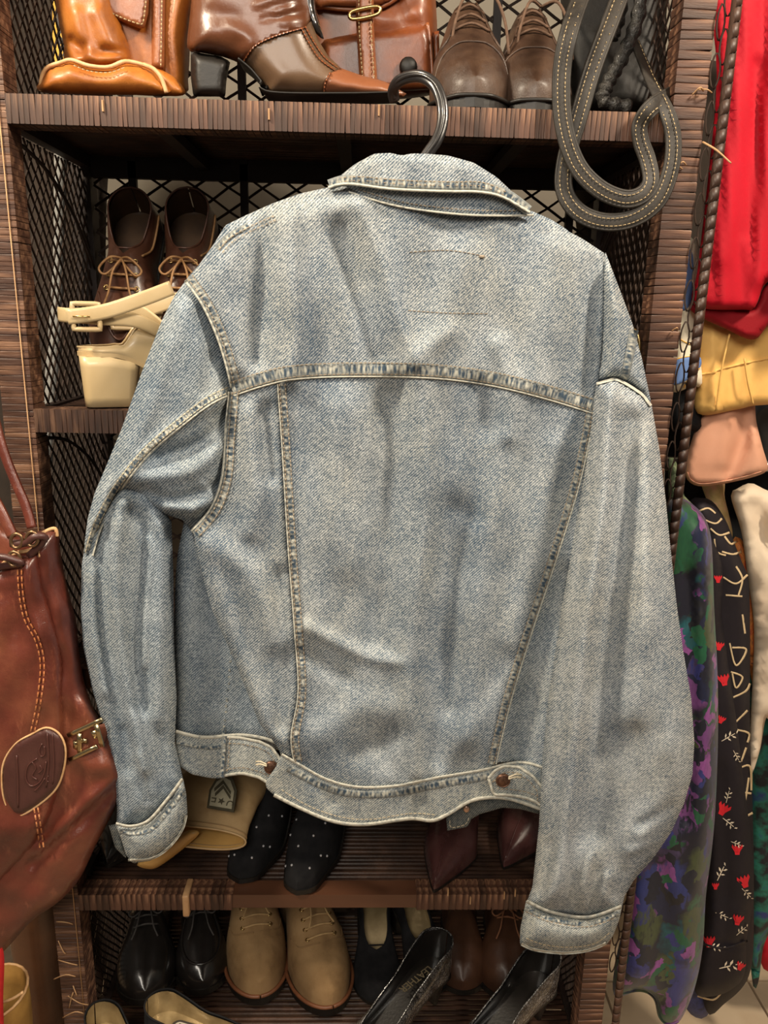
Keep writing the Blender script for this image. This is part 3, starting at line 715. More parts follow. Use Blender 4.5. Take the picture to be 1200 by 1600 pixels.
strip('seam', offpl(resample(cr(armL2, 4), 6), -8), 20, HB, dn_seam, jroot, rise=.0026)
strip('seam_edge', armL2, 4, lambda q: HB(q)+.002, dn_edge, jroot, rise=.0024)
stitches('stitching', armL2, lambda q: HB(q)+.0022, thr_m, jroot, offs=(-5, -14))
strip('seam', [(340, 389), (358, 370), (388, 353)], 12, HB, dn_seam, jroot, rise=.002)
stitches('stitching', [(342, 390), (360, 371), (390, 354), (430, 336)], lambda q: HB(q)+.001, thr_m, jroot, offs=(0, 7))
# holes left where a patch was unpicked
stitches('stitching', [(640, 394), (700, 391), (752, 399)], HB, thr_m, jroot, wd=.9, rise=.0008)
stitches('stitching', [(638, 485), (700, 489), (768, 490)], HB, thr_m, jroot, wd=.9, rise=.0008)
c = P(753, 401, -HB(np.array([(753, 401)]))[0]-.001); V, F = ball(c, .0022, (1.5, .5, .8), 8, 5); obj('loose_thread', V, F, thr_m, jroot)
# collar
HC0 = lambda q: HB(q)*0+.078+.030*np.clip(1-((q[:, 0]-680)/190)**2, 0, 1)
HST = lambda q: HC0(q)+.006
panel('collar_stand', lin([(530, 286), (560, 301), (600, 316), (650, 327), (720, 335), (780, 337), (834, 337), (815, 312), (760, 290), (640, 282), (560, 276)]), HST, dn_b, jroot, smooth=False, step=5)
strip('seam', [(545, 300), (600, 317), (650, 327), (720, 335), (780, 337), (834, 336)], 4, lambda q: HST(q)+.001, dn_edge, jroot)
stitches('stitching', [(560, 296), (610, 311), (655, 320), (720, 327), (780, 329), (822, 328)], HST, thr_m, jroot)
colr = [(512, 292), (530, 276), (555, 256), (585, 240), (610, 239), (628, 243), (642, 240), (665, 240), (700, 243), (740, 254), (775, 276), (803, 302), (828, 331), (806, 316), (780, 306), (740, 299), (690, 299), (620, 297), (570, 291), (540, 287)]
HCL = lambda q: HC0(q)+.010+.002*ss(245, 295, q[:, 1])+.003*np.sin(q[:, 0]*.08)*ss(300, 250, q[:, 1])
panel('collar', lin(colr), lambda q: HCL(q)-.022*(1-infl(dpl(q, cr([(530, 276), (585, 240), (665, 240), (740, 254), (803, 302)], 4)), 16)), dn_y, jroot, smooth=False, step=4, th=.004)
puff('collar_inside', [(540, 285), (585, 245), (665, 246), (740, 260), (800, 305), (760, 330), (600, 320)], -.055, dn_in, jroot, .012, .02, 14, step=9)
strip('seam', [(514, 289), (545, 281), (600, 285), (640, 288), (700, 290), (750, 291), (790, 303), (826, 329)], 17, HCL, dn_seam, jroot, rise=.002, pucker=.001)
strip('seam_edge', [(513, 293), (542, 287), (600, 294), (640, 297), (700, 299), (750, 300), (786, 308), (828, 332)], 5, lambda q: HCL(q)+.002, dn_edge, jroot, rise=.003)
stitches('stitching', [(530, 278), (565, 276), (620, 281), (700, 284), (755, 285), (795, 302)], HCL, thr_m, jroot, offs=(0, 6))
# ---- right sleeve
shR = [(946, 394), (958, 425), (972, 462), (988, 505), (1003, 560), (1018, 632), (1000, 613), (965, 594), (932, 596), (938, 560), (941, 500), (942, 440)]
puff('shoulder', lin(shR), -.072, dn_y, jroot, .026, .03, 26, [([(955, 430), (962, 500), (960, 590)], 13, .006), ([(990, 540), (985, 600)], 10, -.003)], step=6, smooth=False)
HSR = lambda q: .072+.026*infl(dpl(q, cr(shR, 3), True), 26)+.001
strip('seam', [(990, 515), (984, 550), (974, 592)], 16, HSR, dn_seam, jroot)
rs = [(932, 597), (965, 591), (1000, 611), (1018, 632), (1030, 700), (1040, 780), (1048, 860), (1058, 950), (1068, 1020), (1080, 1090), (1085, 1160), (1082, 1210), (1069, 1255), (1049, 1300), (1020, 1342), (990, 1376), (976, 1400), (970, 1424), (920, 1436), (860, 1429), (822, 1412), (832, 1385), (842, 1290), (847, 1200), (855, 1110), (866, 1030), (878, 950), (893, 860), (905, 790), (915, 720), (924, 650)]
rs_f = [(p_, w_, a_*1.7) for p_, w_, a_ in [([(948, 620), (944, 760), (925, 900), (905, 1050), (893, 1200), (878, 1330), (860, 1410)], 15, .012), ([(985, 660), (980, 780), (968, 900), (950, 1050), (940, 1200), (925, 1300)], 24, -.011),
 ([(1010, 700), (1012, 850), (1005, 1000), (990, 1120)], 20, .006), ([(1040, 900), (1040, 1050), (1045, 1170)], 22, .003), ([(975, 1150), (985, 1250), (965, 1340)], 24, -.005), ([(1060, 1120), (1050, 1220), (1010, 1300)], 20, .004),
 ([(1050, 1260), (1000, 1290)], 9, -.004), ([(1030, 1315), (985, 1330)], 7, .003), ([(910, 1420), (915, 1370), (925, 1330)], 7, .004), ([(940, 1415), (950, 1370)], 7, .004), ([(890, 1420), (897, 1370)], 6, -.003), ([(925, 1420), (935, 1360)], 6, -.003),
 ([(845, 1400), (858, 1320)], 9, -.005), ([(960, 1400), (975, 1360)], 6, -.003)]]
def rsfn(q): return .0010*np.sin(q[:, 0]*.09+q[:, 1]*.015)+.0008*np.sin(q[:, 1]*.06+q[:, 0]*.03)+.020*ss(600, 800, q[:, 1])*0
rt_tilt = lambda q: -.018*ss(640, 1000, q[:, 1])
sl = puff('sleeve', rs, -.082, dn_s, jroot, .045, .035, 60, rs_f, rsfn, step=6, tilt=rt_tilt, smooth=False)
HRS = lambda q: .082+.018*ss(640, 1000, q[:, 1])+.045*infl(dpl(q, rs, True), 60)+ridges(q, rs_f)*infl(dpl(q, rs, True), 60)
strip('sleeve_seam', [(932, 600), (950, 595), (966, 594), (1000, 614), (1017, 634)], 5, lambda q: np.maximum(HRS(q), .088)+.001, dn_edge, jroot, rise=.003)
cuR = [(822, 1407), (862, 1424), (918, 1432), (972, 1415), (968, 1436), (958, 1462), (948, 1476), (918, 1487), (880, 1491), (835, 1486), (812, 1475), (813, 1450)]
cf = puff('cuff', cuR, -.105, dn_c, jroot, .032, .030, 34, [([(850, 1440), (845, 1480)], 10, .002), ([(915, 1440), (918, 1485)], 12, .002)], step=5, smooth=False)
HCR = lambda q: .105+.032*infl(dpl(q, cuR, True), 34)
strip('cuff_edge', [(823, 1408), (862, 1425), (918, 1433), (971, 1416)], 6, lambda q: np.maximum(HCR(q), .124)+.001, dn_edge, cf, rise=.0035)
strip('seam', [(822, 1419), (862, 1436), (918, 1443), (966, 1428)], 9, HCR, dn_seam, cf, pucker=.0014)
strip('cuff_edge', [(815, 1475), (836, 1484), (880, 1489), (918, 1485), (947, 1474)], 5, lambda q: HCR(q)+.001, dn_edge, cf)
stitches('stitching', [(822, 1466), (850, 1476), (890, 1480), (930, 1474), (955, 1455)], HCR, thrl_m, cf)
stitches('stitching', [(821, 1424), (862, 1441), (918, 1448), (964, 1433)], lambda q: HCR(q)+.001, thr_m, cf, offs=(0,))
# ---- left sleeve: lower tube behind, upper part rolling over it at the elbow
ll = [(150, 800), (185, 745), (240, 770), (268, 815), (271, 900), (272, 1000), (276, 1090), (273, 1160), (287, 1222), (272, 1250), (225, 1288), (182, 1292), (183, 1262), (175, 1200), (160, 1130), (145, 1080), (130, 1010), (126, 950), (128, 880), (135, 840)]
ll_f = [(p_, w_, a_*1.35) for p_, w_, a_ in [([(192, 790), (180, 880), (186, 980), (205, 1100), (225, 1200)], 12, .009), ([(160, 830), (158, 950), (178, 1080), (200, 1200)], 12, -.007), ([(205, 800), (228, 830), (226, 900), (215, 1000), (220, 1100)], 15, -.008), ([(248, 800), (254, 900), (250, 1020), (248, 1120)], 14, .005),
 ([(140, 900), (142, 990), (160, 1080)], 12, .005), ([(195, 1140), (232, 1250)], 7, -.005), ([(215, 1180), (240, 1262)], 6, .005), ([(250, 1150), (262, 1230)], 8, -.003), ([(232, 840), (236, 870), (228, 950), (224, 1040)], 4.5, .006)]]
puff('sleeve', ll, -.055, dn_l, jroot, .030, .030, 36, ll_f, step=5, smooth=False)
lu = [(291, 437), (326, 468), (350, 518), (364, 565), (374, 606), (368, 680), (362, 745), (345, 795), (300, 831), (285, 812), (262, 805), (240, 797), (218, 776), (200, 766), (184, 772), (168, 800), (150, 835), (136, 874), (132, 850), (137, 810), (148, 770), (163, 735), (190, 670), (222, 580), (253, 500), (272, 463)]
luk = [(300, 831), (285, 812), (262, 805), (240, 797), (218, 776), (200, 766), (184, 772), (168, 800), (150, 835), (136, 874), (132, 850), (137, 810), (148, 770), (163, 735), (190, 670), (222, 580), (253, 500), (272, 463), (291, 437)]
armA = cr([(289, 438), (322, 472), (344, 520), (358, 565), (368, 606), (362, 680), (356, 745), (340, 793), (302, 832)], 5)
lut = lambda q: .030*np.exp(-(dpl(q, armA)/17)**2)
lu_f = [(p_, w_, a_*1.3) for p_, w_, a_ in [([(352, 620), (290, 660), (235, 700), (190, 750), (152, 815)], 9, .005), ([(355, 645), (320, 690), (250, 715)], 13, -.009), ([(345, 700), (300, 735), (240, 745), (205, 752)], 15, .007), ([(345, 755), (300, 775), (262, 780), (225, 765)], 9, -.006), ([(330, 785), (300, 795), (260, 792)], 8, .006),
 ([(280, 480), (300, 560), (310, 620)], 20, .004), ([(255, 540), (240, 620), (200, 700)], 18, .004), ([(330, 560), (322, 610)], 14, -.003), ([(310, 490), (335, 560)], 9, -.004), ([(345, 790), (320, 760)], 5, .003), ([(318, 812), (300, 800)], 5, .003)]]
puff('sleeve', lu, -.060, dn_l, jroot, .036, .020, 36, lu_f, step=5, smooth=False, keep=luk, tilt=lut)
HLU = lambda q: .060-lut(q)+.036*infl(dpl(q, cr(luk, 6)), 36)+ridges(q, lu_f)*infl(dpl(q, lu, True), 6)
sm_ = [(358, 609), (325, 625), (285, 655), (232, 700), (196, 742), (168, 785), (148, 828), (137, 866)]
strip('sleeve_seam', offpl(resample(cr(sm_, 4), 6), 0), 15, HLU, dn_seam, jroot, rise=.0016)
strip('seam_edge', offpl(resample(cr(sm_, 4), 6), -8), 3.2, lambda q: HLU(q)+.0008, dn_edge, jroot)
stitches('stitching', sm_, lambda q: HLU(q)+.001, thrl_m, jroot, offs=(-3.5, 4.5), wd=1.1)
cuL = [(180, 1288), (205, 1292), (232, 1284), (262, 1250), (286, 1216), (291, 1240), (293, 1272), (282, 1303), (262, 1328), (235, 1345), (207, 1349), (197, 1336), (189, 1310)]
cf = puff('cuff', cuL, -.066, dn_c, jroot, .026, .024, 28, (), step=5, smooth=False)
HCLf = lambda q: .066+.026*infl(dpl(q, cuL, True), 28)
strip('cuff_edge', [(181, 1287), (205, 1291), (232, 1282), (262, 1248), (285, 1217)], 5, lambda q: np.maximum(HCLf(q), .084)+.001, dn_edge, cf, rise=.003)
strip('seam', [(186, 1299), (210, 1302), (238, 1294), (268, 1260), (287, 1236)], 9, HCLf, dn_seam, cf, pucker=.0013)
strip('cuff_edge', [(200, 1344), (235, 1342), (262, 1326), (284, 1298), (291, 1274)], 4, lambda q: HCLf(q)+.001, dn_edge, cf)
puff('cuff_placket', [(170, 1290), (186, 1286), (195, 1330), (198, 1342), (180, 1325)], -.052, dn_in, cf, .006, .006, 8, step=5, smooth=False)
# ---- hanger
hang_m = mat('hanger_mat', [(.012, .011, .012), (.022, .020, .020)], 60, .33, 200, .0003, .3, coat=.3)
hroot = thing('coat_hanger', P(650, 330, -.05), 'black plastic coat hanger with a thick hook over the top shelf edge, holding the jacket', 'hanger')
hk = cr([P(616, 156, .020), P(614, 142, .012), P(622, 128, -.002), P(640, 120, -.014), P(660, 120, -.024), P(678, 132, -.032), P(688, 152, -.038), P(692, 175, -.042), P(690, 198, -.046), P(682, 220, -.05), P(668, 240, -.052), P(655, 262, -.054), P(650, 290, -.055)], 5)
V, F = tube(hk, 1, 12, flat=(.0058, .0046), nrm=(0, 1, .2)); obj('hook', V, F, hang_m, hroot)
V, F = tube(offpl(np.column_stack([hk[:, 0], hk[:, 2]]), 0) @ np.array([[1, 0, 0], [0, 0, 1]])+np.column_stack([np.zeros(len(hk)), hk[:, 1]-.0048, np.zeros(len(hk))]), .0022, 6); obj('hook_rib', V, F, hang_m, hroot)
V, F = tube(cr([P(360, 400, -.045), P(500, 335, -.05), P(600, 300, -.055), P(650, 290, -.055), P(720, 310, -.055), P(830, 360, -.055), P(925, 425, -.055)], 6), 1, 10, flat=(.011, .007), nrm=(0, 1, 0)); obj('shoulder_bar', V, F, hang_m, hroot)
# ================================================================== CONTENTS
def G(x, y, Y, z): p = P(x, y, Y); p[2] = z; return p
def poly_print(name, polys, Hf, m, parent, rise=.0006):
    V = []; F = []
    for pl in polys:
        q = np.array(pl, float); k = len(V); A = Pv(q, -(Hf(q)+rise)); B = Pv(q, -(Hf(q)-.0006)); n = len(q)
        V += list(A)+list(B); F.append(tuple(k+i for i in range(n))); F += [(k+i, k+(i+1) % n, k+n+(i+1) % n, k+n+i) for i in range(n)]
    return tag(obj(name, V, F, m, parent, smooth=False), kind='stuff')
def ltube(name, pts, r, m, parent, seg=8, sub=5, closed=False): V, F = tube(cr(pts, sub, closed), r, seg, closed); return obj(name, V, F, m, parent)
def plane_tube(name, px, Y, r, m, parent, closed=False, seg=6): return ltube(name, [P(x, y, Y if np.isscalar(Y) else Y[i]) for i, (x, y) in enumerate(px)], r, m, parent, seg, 5, closed)
SURFH = {}
def cloth(name, outline, Y0, m, parent, front=.02, back=.015, R=25, folds=(), fn=None, step=9, smooth=True, tilt=None):
    o = puff(name, outline, Y0, m, parent, front, back, R, folds, fn, step, smooth, tilt)
    oo = cr(outline, 6, True) if smooth else np.asarray(outline, float)
    def Hf(q):
        q = np.asarray(q, float); s = infl(dpl(q, oo, True), R)
        return -(Y0+(tilt(q) if tilt else 0))+front*s+(ridges(q, folds)+(fn(q) if fn else 0))*s
    return o, Hf

tanL = leather('tan_leather_mat', [(.19, .050, .006), (.36, .11, .013), (.47, .165, .025)], .42, 22, 260, coat=.12)
tanD = leather('tan_trim_mat', [(.20, .055, .018), (.33, .11, .035)], .35, 30, 300, coat=.3)
edge_m = mat('raw_leather_edge_mat', [(.55, .30, .13), (.72, .46, .24)], 90, .6)
stc_m = mat('cream_stitch_mat', [(.34, .24, .12), (.42, .32, .18)], 200, .8)
cogn = leather('cognac_leather_mat', [(.10, .024, .008), (.20, .052, .014), (.29, .092, .026)], .36, 14, 240, coat=.3)
brnz = leather('bronzed_brown_leather_mat', [(.085, .027, .011), (.15, .052, .021)], .30, 10, 300, coat=.3, bstr=.25)
taup = leather('taupe_leather_mat', [(.10, .055, .029), (.145, .083, .045)], .36, 8, 420, False, coat=.2, bstr=.15)
toeb = leather('toe_brown_leather_mat', [(.18, .060, .024), (.26, .095, .042)], .36, 9, 420, False, coat=.2, bstr=.15)
blk = mat('black_leather_mat', [(.008, .007, .006), (.016, .013, .012)], 30, .28, 260, .0004, .3, coat=.5)
blks = mat('black_suede_mat', [(.007, .007, .008), (.016, .015, .016)], 60, .95, 500, .0004, .4, spec=.2)
dsole = mat('dark_sole_mat', [(.005, .004, .003), (.011, .008, .006)], 60, .5, 200, .0005, .4)
brn = leather('brown_oxford_leather_mat', [(.026, .012, .007), (.050, .025, .014), (.080, .043, .024)], .42, 30, 520, coat=.1, bstr=.5)
lace_b = mat('brown_lace_mat', [(.07, .036, .02), (.13, .07, .04)], 200, .8, 500, .0004, .6)
brass = mat('brass_mat', [(.62, .42, .16), (.75, .56, .26)], 60, .28, metal=1)
gold_in = mat('gold_lining_mat', [(.24, .17, .08), (.42, .32, .17)], 30, .35, 90, .0006, .4, metal=.35, coat=.3)
cols_in = mat('shaded_lining_mat', [(.040, .018, .008), (.10, .050, .020)], 30, .55)  # lining colour darkened to carry the shade inside the shoes

# ---- top shelf, left: tan leather bag
bz = 1.669
r_ = thing('leather_bag', G(175, 120, .08, bz), 'slouched orange-tan leather bag with cream stitching, at the left end of the top shelf', 'bag')
puff('bag_body', [(95, -110), (298, -110), (297, 60), (294, 120), (286, 148), (200, 148), (110, 140), (100, 40)], .10, tanL, r_, .03, .07, 30, [([(280, 0), (270, 60), (285, 120)], 12, .006)], step=8)
puff('bag_front', [(72, -110), (158, -110), (176, 0), (192, 40), (204, 82), (196, 102), (150, 112), (112, 104), (98, 62), (88, 10)], .075, tanL, r_, .035, .03, 28, [([(112, 64), (128, 78)], 9, -.014), ([(165, 78), (190, 84)], 8, -.007), ([(135, 80), (150, 95), (185, 92)], 10, .008), ([(118, 20), (125, 60)], 12, .006), ([(150, 20), (168, 70)], 12, .005), ([(105, 90), (120, 95)], 6, .006)], step=5)
bp = [(64, 144), (65, 122), (74, 106), (95, 98), (112, 95), (140, 104), (170, 106), (196, 97), (226, 103), (245, 116), (258, 132), (264, 147), (160, 148)]
puff('bottom_panel', bp, .055, tanL, r_, .03, .05, 24, [([(110, 112), (200, 112)], 10, .003)], step=6)
puff('bottom_corner', [(242, 108), (262, 114), (280, 128), (290, 147), (262, 149), (250, 130)], .060, tanL, r_, .016, .03, 14, step=5)
plane_tube('piping', [(64, 142), (65, 122), (74, 106), (95, 98), (112, 94), (140, 103), (170, 105), (196, 96), (226, 102)], [.05, .045, .04, .036, .034, .032, .032, .034, .038], .0022, edge_m, r_)
plane_tube('piping', [(224, 101), (240, 108), (252, 122), (260, 145)], [.038, .036, .036, .036], .0024, edge_m, r_)
pt, pH = cloth('patch', [(142, -60), (236, -60), (232, 20), (226, 44), (218, 45), (172, 26), (152, 2)], .062, leather('patch_leather_mat', [(.20, .06, .02), (.30, .10, .035)], .35, 30, 260, coat=.4), r_, .006, .01, 6, step=6, smooth=False)
stitches('patch_stitching', [(150, -5), (173, 19), (217, 37), (224, 32), (229, -10)], pH, stc_m, pt, wd=1.6)
st, sH = cloth('trim_strap', [(236, -60), (259, -60), (257, 110), (237, 104)], .066, tanD, r_, .006, .006, 6, step=6, smooth=False)
stitches('strap_stitching', [(253, -20), (251, 108)], sH, stc_m, st, wd=1.6)
stitches('bottom_stitching', [(115, 102), (140, 111), (170, 113), (195, 105)], lambda q: -.048+.024+np.zeros(len(q)), stc_m, r_, wd=1.4)

# ---- top shelf: two-tone ankle boot, seen from its side
bb = thing('ankle_boot', G(460, 150, .06, bz), 'shiny two-tone brown ankle boot in side view, toe pointing right, on the top shelf', 'boot')
AO = [(304, -110), (474, -110), (478, -10), (486, 30), (497, 62), (513, 88), (534, 107), (566, 118), (600, 127), (622, 139), (632, 151), (540, 153), (426, 150), (412, 135), (396, 116), (376, 100), (345, 88), (312, 82), (293, 76), (296, 30), (302, -30)]
AOs = cr(AO, 5, True)
a_f = [([(430, 20), (455, 12), (470, 5)], 4, .0022), ([(410, 30), (440, 24), (472, 18)], 4, -.002), ([(400, 8), (430, -2), (465, -8)], 5, .0025), ([(360, 40), (388, 60), (385, 78)], 11, .003), ([(330, 20), (360, 30)], 16, -.003), ([(440, 36), (478, 32)], 4, .002), ([(410, 100), (440, 120)], 14, .002), ([(560, 126), (600, 136)], 8, -.001)]
HA = lambda q: -.062+.032*infl(dpl(q, AOs, True), 44)+ridges(q, a_f)*infl(dpl(q, AOs, True), 20)
panel('quarter', lin([(304, -110), (474, -110), (478, -10), (486, 30), (476, 44), (430, 57), (398, 73), (379, 98), (345, 88), (312, 82), (293, 76), (296, 30), (302, -30)]), HA, brnz, bb, smooth=False)
panel('vamp_panel', lin([(379, 99), (398, 73), (430, 57), (476, 44), (486, 31), (497, 62), (513, 88), (534, 107), (516, 114), (507, 132), (505, 152), (426, 150), (412, 135), (396, 116)]), lambda q: HA(q)-.0008, taup, bb, smooth=False)
panel('toe_panel', lin([(534, 107), (566, 118), (600, 127), (622, 139), (632, 151), (540, 153), (505, 152), (507, 132), (516, 114)]), HA, toeb, bb, smooth=False)
puff('far_side', AO, .064, brnz, bb, .004, .030, 40, step=10)
for pl in ([(380, 97), (398, 72), (430, 56), (476, 43)], [(471, 43), (484, 68), (500, 92), (524, 110)], [(477, 41), (491, 66), (508, 90), (530, 107)], [(516, 113), (508, 130), (506, 150)]): stitches('boot_stitching', pl, HA, tanD, bb, wd=1.6, dash=4, gap=2); strip('seam_ridge', pl, 3, HA, brnz, bb, rise=.0012, pucker=0)
V, F = tube(cr([P(x, y, .062) for x, y in ((378, 101), (397, 117), (413, 136), (427, 152), (540, 154), (622, 152))], 6), 1, 8, flat=(.026, .0014), nrm=(0, -.02, 1)); obj('sole', V, F, dsole, bb)
puff('heel', [(298, 80), (345, 88), (360, 96), (354, 125), (352, 151), (302, 151), (298, 120)], .064, dsole, bb, .028, .028, 12, step=6, smooth=False)
puff('pull_tab', [(464, -110), (492, -110), (492, 0), (500, 40), (506, 62), (492, 50), (480, 30), (470, 0)], .066, blk, bb, .010, .01, 8, step=6)

# ---- top shelf: cognac satchel behind
r_ = thing('satchel', G(580, 130, .17, bz), 'brown leather satchel with a buckled strap and front pocket, behind the ankle boot', 'bag')
puff('bag_body', [(478, -110), (676, -110), (681, 0), (683, 60), (676, 110), (668, 150), (480, 150), (470, 60)], .19, cogn, r_, .035, .05, 26, [([(560, 10), (600, 30), (650, 20)], 14, .004), ([(620, 0), (640, 40)], 10, -.004)], step=8)
fl, fH = cloth('flap', [(480, -110), (672, -110), (640, -20), (600, 8), (560, 14), (520, 12), (486, 6)], .152, cogn, r_, .014, .008, 10, step=7)
plane_tube('flap_edge', [(486, 6), (520, 13), (560, 15), (600, 9), (640, -18)], .148, .0026, tanD, fl)
pk_, kH = cloth('pocket', [(500, 62), (560, 50), (620, 44), (668, 36), (676, 60), (676, 140), (500, 150)], .158, cogn, r_, .018, .008, 12, step=7, smooth=False)
plane_tube('pocket_edge', [(668, 36), (673, 80), (676, 132)], .148, .0024, tanD, pk_)
st, sH = cloth('buckle_strap', [(556, -60), (584, -60), (584, 40), (590, 132), (562, 132), (556, 30)], .128, tanD, r_, .007, .005, 5, step=6, smooth=False)
stitches('strap_stitching', [(561, -30), (561, 40), (567, 128)], sH, stc_m, st, wd=1.4); stitches('strap_stitching', [(580, -30), (580, 40), (585, 128)], sH, stc_m, st, wd=1.4)
plane_tube('buckle', [(550, 18), (589, 10), (590, 22), (551, 30)], .117, .0022, brass, st, True)
c = P(638, 104, .134); V, F = ball(c, .011, (1, .5, 1), 16, 8); obj('snap_button', V, F, dsole, pk_)
puff('side_pocket', [(676, 50), (686, 48), (688, 140), (678, 142)], .165, cogn, r_, .012, .02, 6, step=5, smooth=False)

# ---- top shelf: pair of brown lace-up shoes
for nm, tx, hx, Yt, lab in (('a', 742, 716, .014, 'brown grained lace-up shoe on the top shelf, the one beside the satchel'), ('b', 838, 812, .026, 'brown grained lace-up shoe on the top shelf, half behind the black strap')):
    rr, sf, fr = shoe('lace_up_shoe', lab, G(tx, 150, Yt, 1.670), G(hx, 150, Yt+.205, 1.670), (0, 0, 1), .046, (brn, dsole), 'brown lace-ups on the top shelf', hh=.006, open_to=.46, rim=.115, vamp=.128, toeh=.040, vm=.36, sole_t=.012, gape=.5, heel_kind='stack', lace=lace_b, laces_t=(.52, .59, .66), bow=False, heelw=.66, waist=.6, lining=cols_in)
    c = sf(.5, .9, 1)+np.array([0, -.004, .006])
    zf = lambda t: float(fr['zs'](t))+float(fr['hz'](t))
    for s in (1, -1):
        ltube('facing', [sf(.47, .90, s)+fr['ez']*.001, sf(.56, .80, s)+fr['ez']*.001, sf(.66, .74, s)+fr['ez']*.001, sf(.71, .62, s)+fr['ez']*.001, sf(.66, .40, s)+fr['ez']*.001], .0013, brn, rr)
    ltube('toe_seam', [sf(.80, .15, 1), sf(.79, .5, 1)+fr['ez']*.001, sf(.775, .8, 1)+fr['ez']*.001, fr['heel']+fr['ex']*fr['L']*.77+fr['ez']*(zf(.77)+.0005), sf(.775, .8, -1)+fr['ez']*.001, sf(.79, .5, -1)+fr['ez']*.001, sf(.80, .15, -1)], .0012, brn, rr)
    ltube('sole_edge', [fr['heel']+fr['ex']*fr['L']*(t*1.01)+fr['ey']*s_*float(fr['hw'](t))*1.09+fr['ez']*(float(fr['zs'](t))) for s_, t in [(1, .6), (1, .8), (1, .9), (1, .96), (1, .99), (-1, .99), (-1, .96), (-1, .9), (-1, .8), (-1, .6)]], .0022, dsole, rr)
    for s in (1, -1):
        ltube('lace', [c, c+[s*.016, -.016, .0], c+[s*.028, -.030, -.03], c+[s*.034, -.034, -.065]], .0017, lace_b, rr)

# ---- top shelf, right: black bag with long stitched strap and scaly handles
blb = leather('black_bag_leather_mat', [(.006, .005, .004), (.012, .010, .008)], .6, 20, 260, coat=.0)
strp = leather('black_strap_leather_mat', [(.008, .006, .005), (.024, .019, .014), (.014, .011, .008)], .6, 40, 300, coat=.0)
r_ = thing('shoulder_bag', G(965, 150, .14, bz), 'black leather shoulder bag on the top shelf, its stitched strap looping down over the edge', 'bag')
puff('bag_body', [(884, -110), (1030, -110), (1040, 60), (1034, 172), (980, 176), (900, 172), (882, 60)], .17, blb, r_, .05, .07, 26, [([(930, 60), (980, 150)], 14, .006)], step=9)
def strap(px, Y, wd, name='strap'):
    path = cr([P(x, y, Y[i] if not np.isscalar(Y) else Y) for i, (x, y) in enumerate(px)], 6)
    nn = cr([(a, -1, 0) for a in np.linspace(-.35, .35, len(px))], 6)
    V, F = tube(path, 1, 10, flat=(wd, .0021), nrm=nn); o = obj(name, V, F, strp, r_)
    ii = np.linspace(0, 1, len(path)); pj = []
    for p in path:
        d = p-CAM; zz = d@fw; pj.append((600+FPX*(d@rt)/zz, 800-FPX*(d@up)/zz, p[1]))
    pj = np.array(pj); Hs = lambda q: np.array([-pj[np.argmin(np.hypot(pj[:, 0]-a, pj[:, 1]-b)), 2] for a, b in q])+.0008
    for of in (-6, 6): stitches('strap_stitching', offpl(resample(pj[::2, :2], 8), of), Hs, stc_m, o, wd=1.1, rise=.0028)
    for of in (-1, 1):
        T = np.gradient(path, axis=0); T /= np.linalg.norm(T, axis=1)[:, None]; sd = np.cross(T, nn); sd /= np.linalg.norm(sd, axis=1)[:, None]
        V, F = tube(path+sd*of*wd*.92, .0020, 6); obj('rolled_edge', V, F, strp, o)
strap([(918, -30), (892, 40), (878, 110), (880, 190), (900, 255), (935, 294), (975, 311), (1004, 304), (1017, 282), (1012, 250), (1002, 222), (1000, 195), (1018, 168), (1048, 150)], [.05, -.008, -.012, -.016, -.02, -.022, -.022, -.02, -.016, -.010, -.010, -.012, -.014, .02], .0084)
strap([(978, -30), (955, 30), (925, 110), (902, 190), (884, 250), (882, 298), (905, 332), (945, 347), (990, 341), (1028, 313), (1048, 265), (1052, 215), (1040, 170), (1015, 120), (990, 60)], [.05, .02, .0, -.006, -.006, -.010, -.014, -.016, -.018, -.018, -.014, -.010, -.006, .03, .10], .0084)
bm_ = mat('braided_leather_mat', [(.010, .009, .008), (.05, .045, .04)], 240, .5, 330, .002, 1, coat=.1)
for pts in ([(1004, -40), (996, 30), (972, 90), (950, 130), (944, 158), (985, 168)], [(972, -40), (968, 20), (955, 60)]):
    pa = cr([P(x, y, .075) for x, y in pts], 10); V, F = tube(pa, [.0080+.0013*math.sin(i*1.6) for i in range(len(pa))], 10); obj('braided_handle', V, F, bm_, r_)

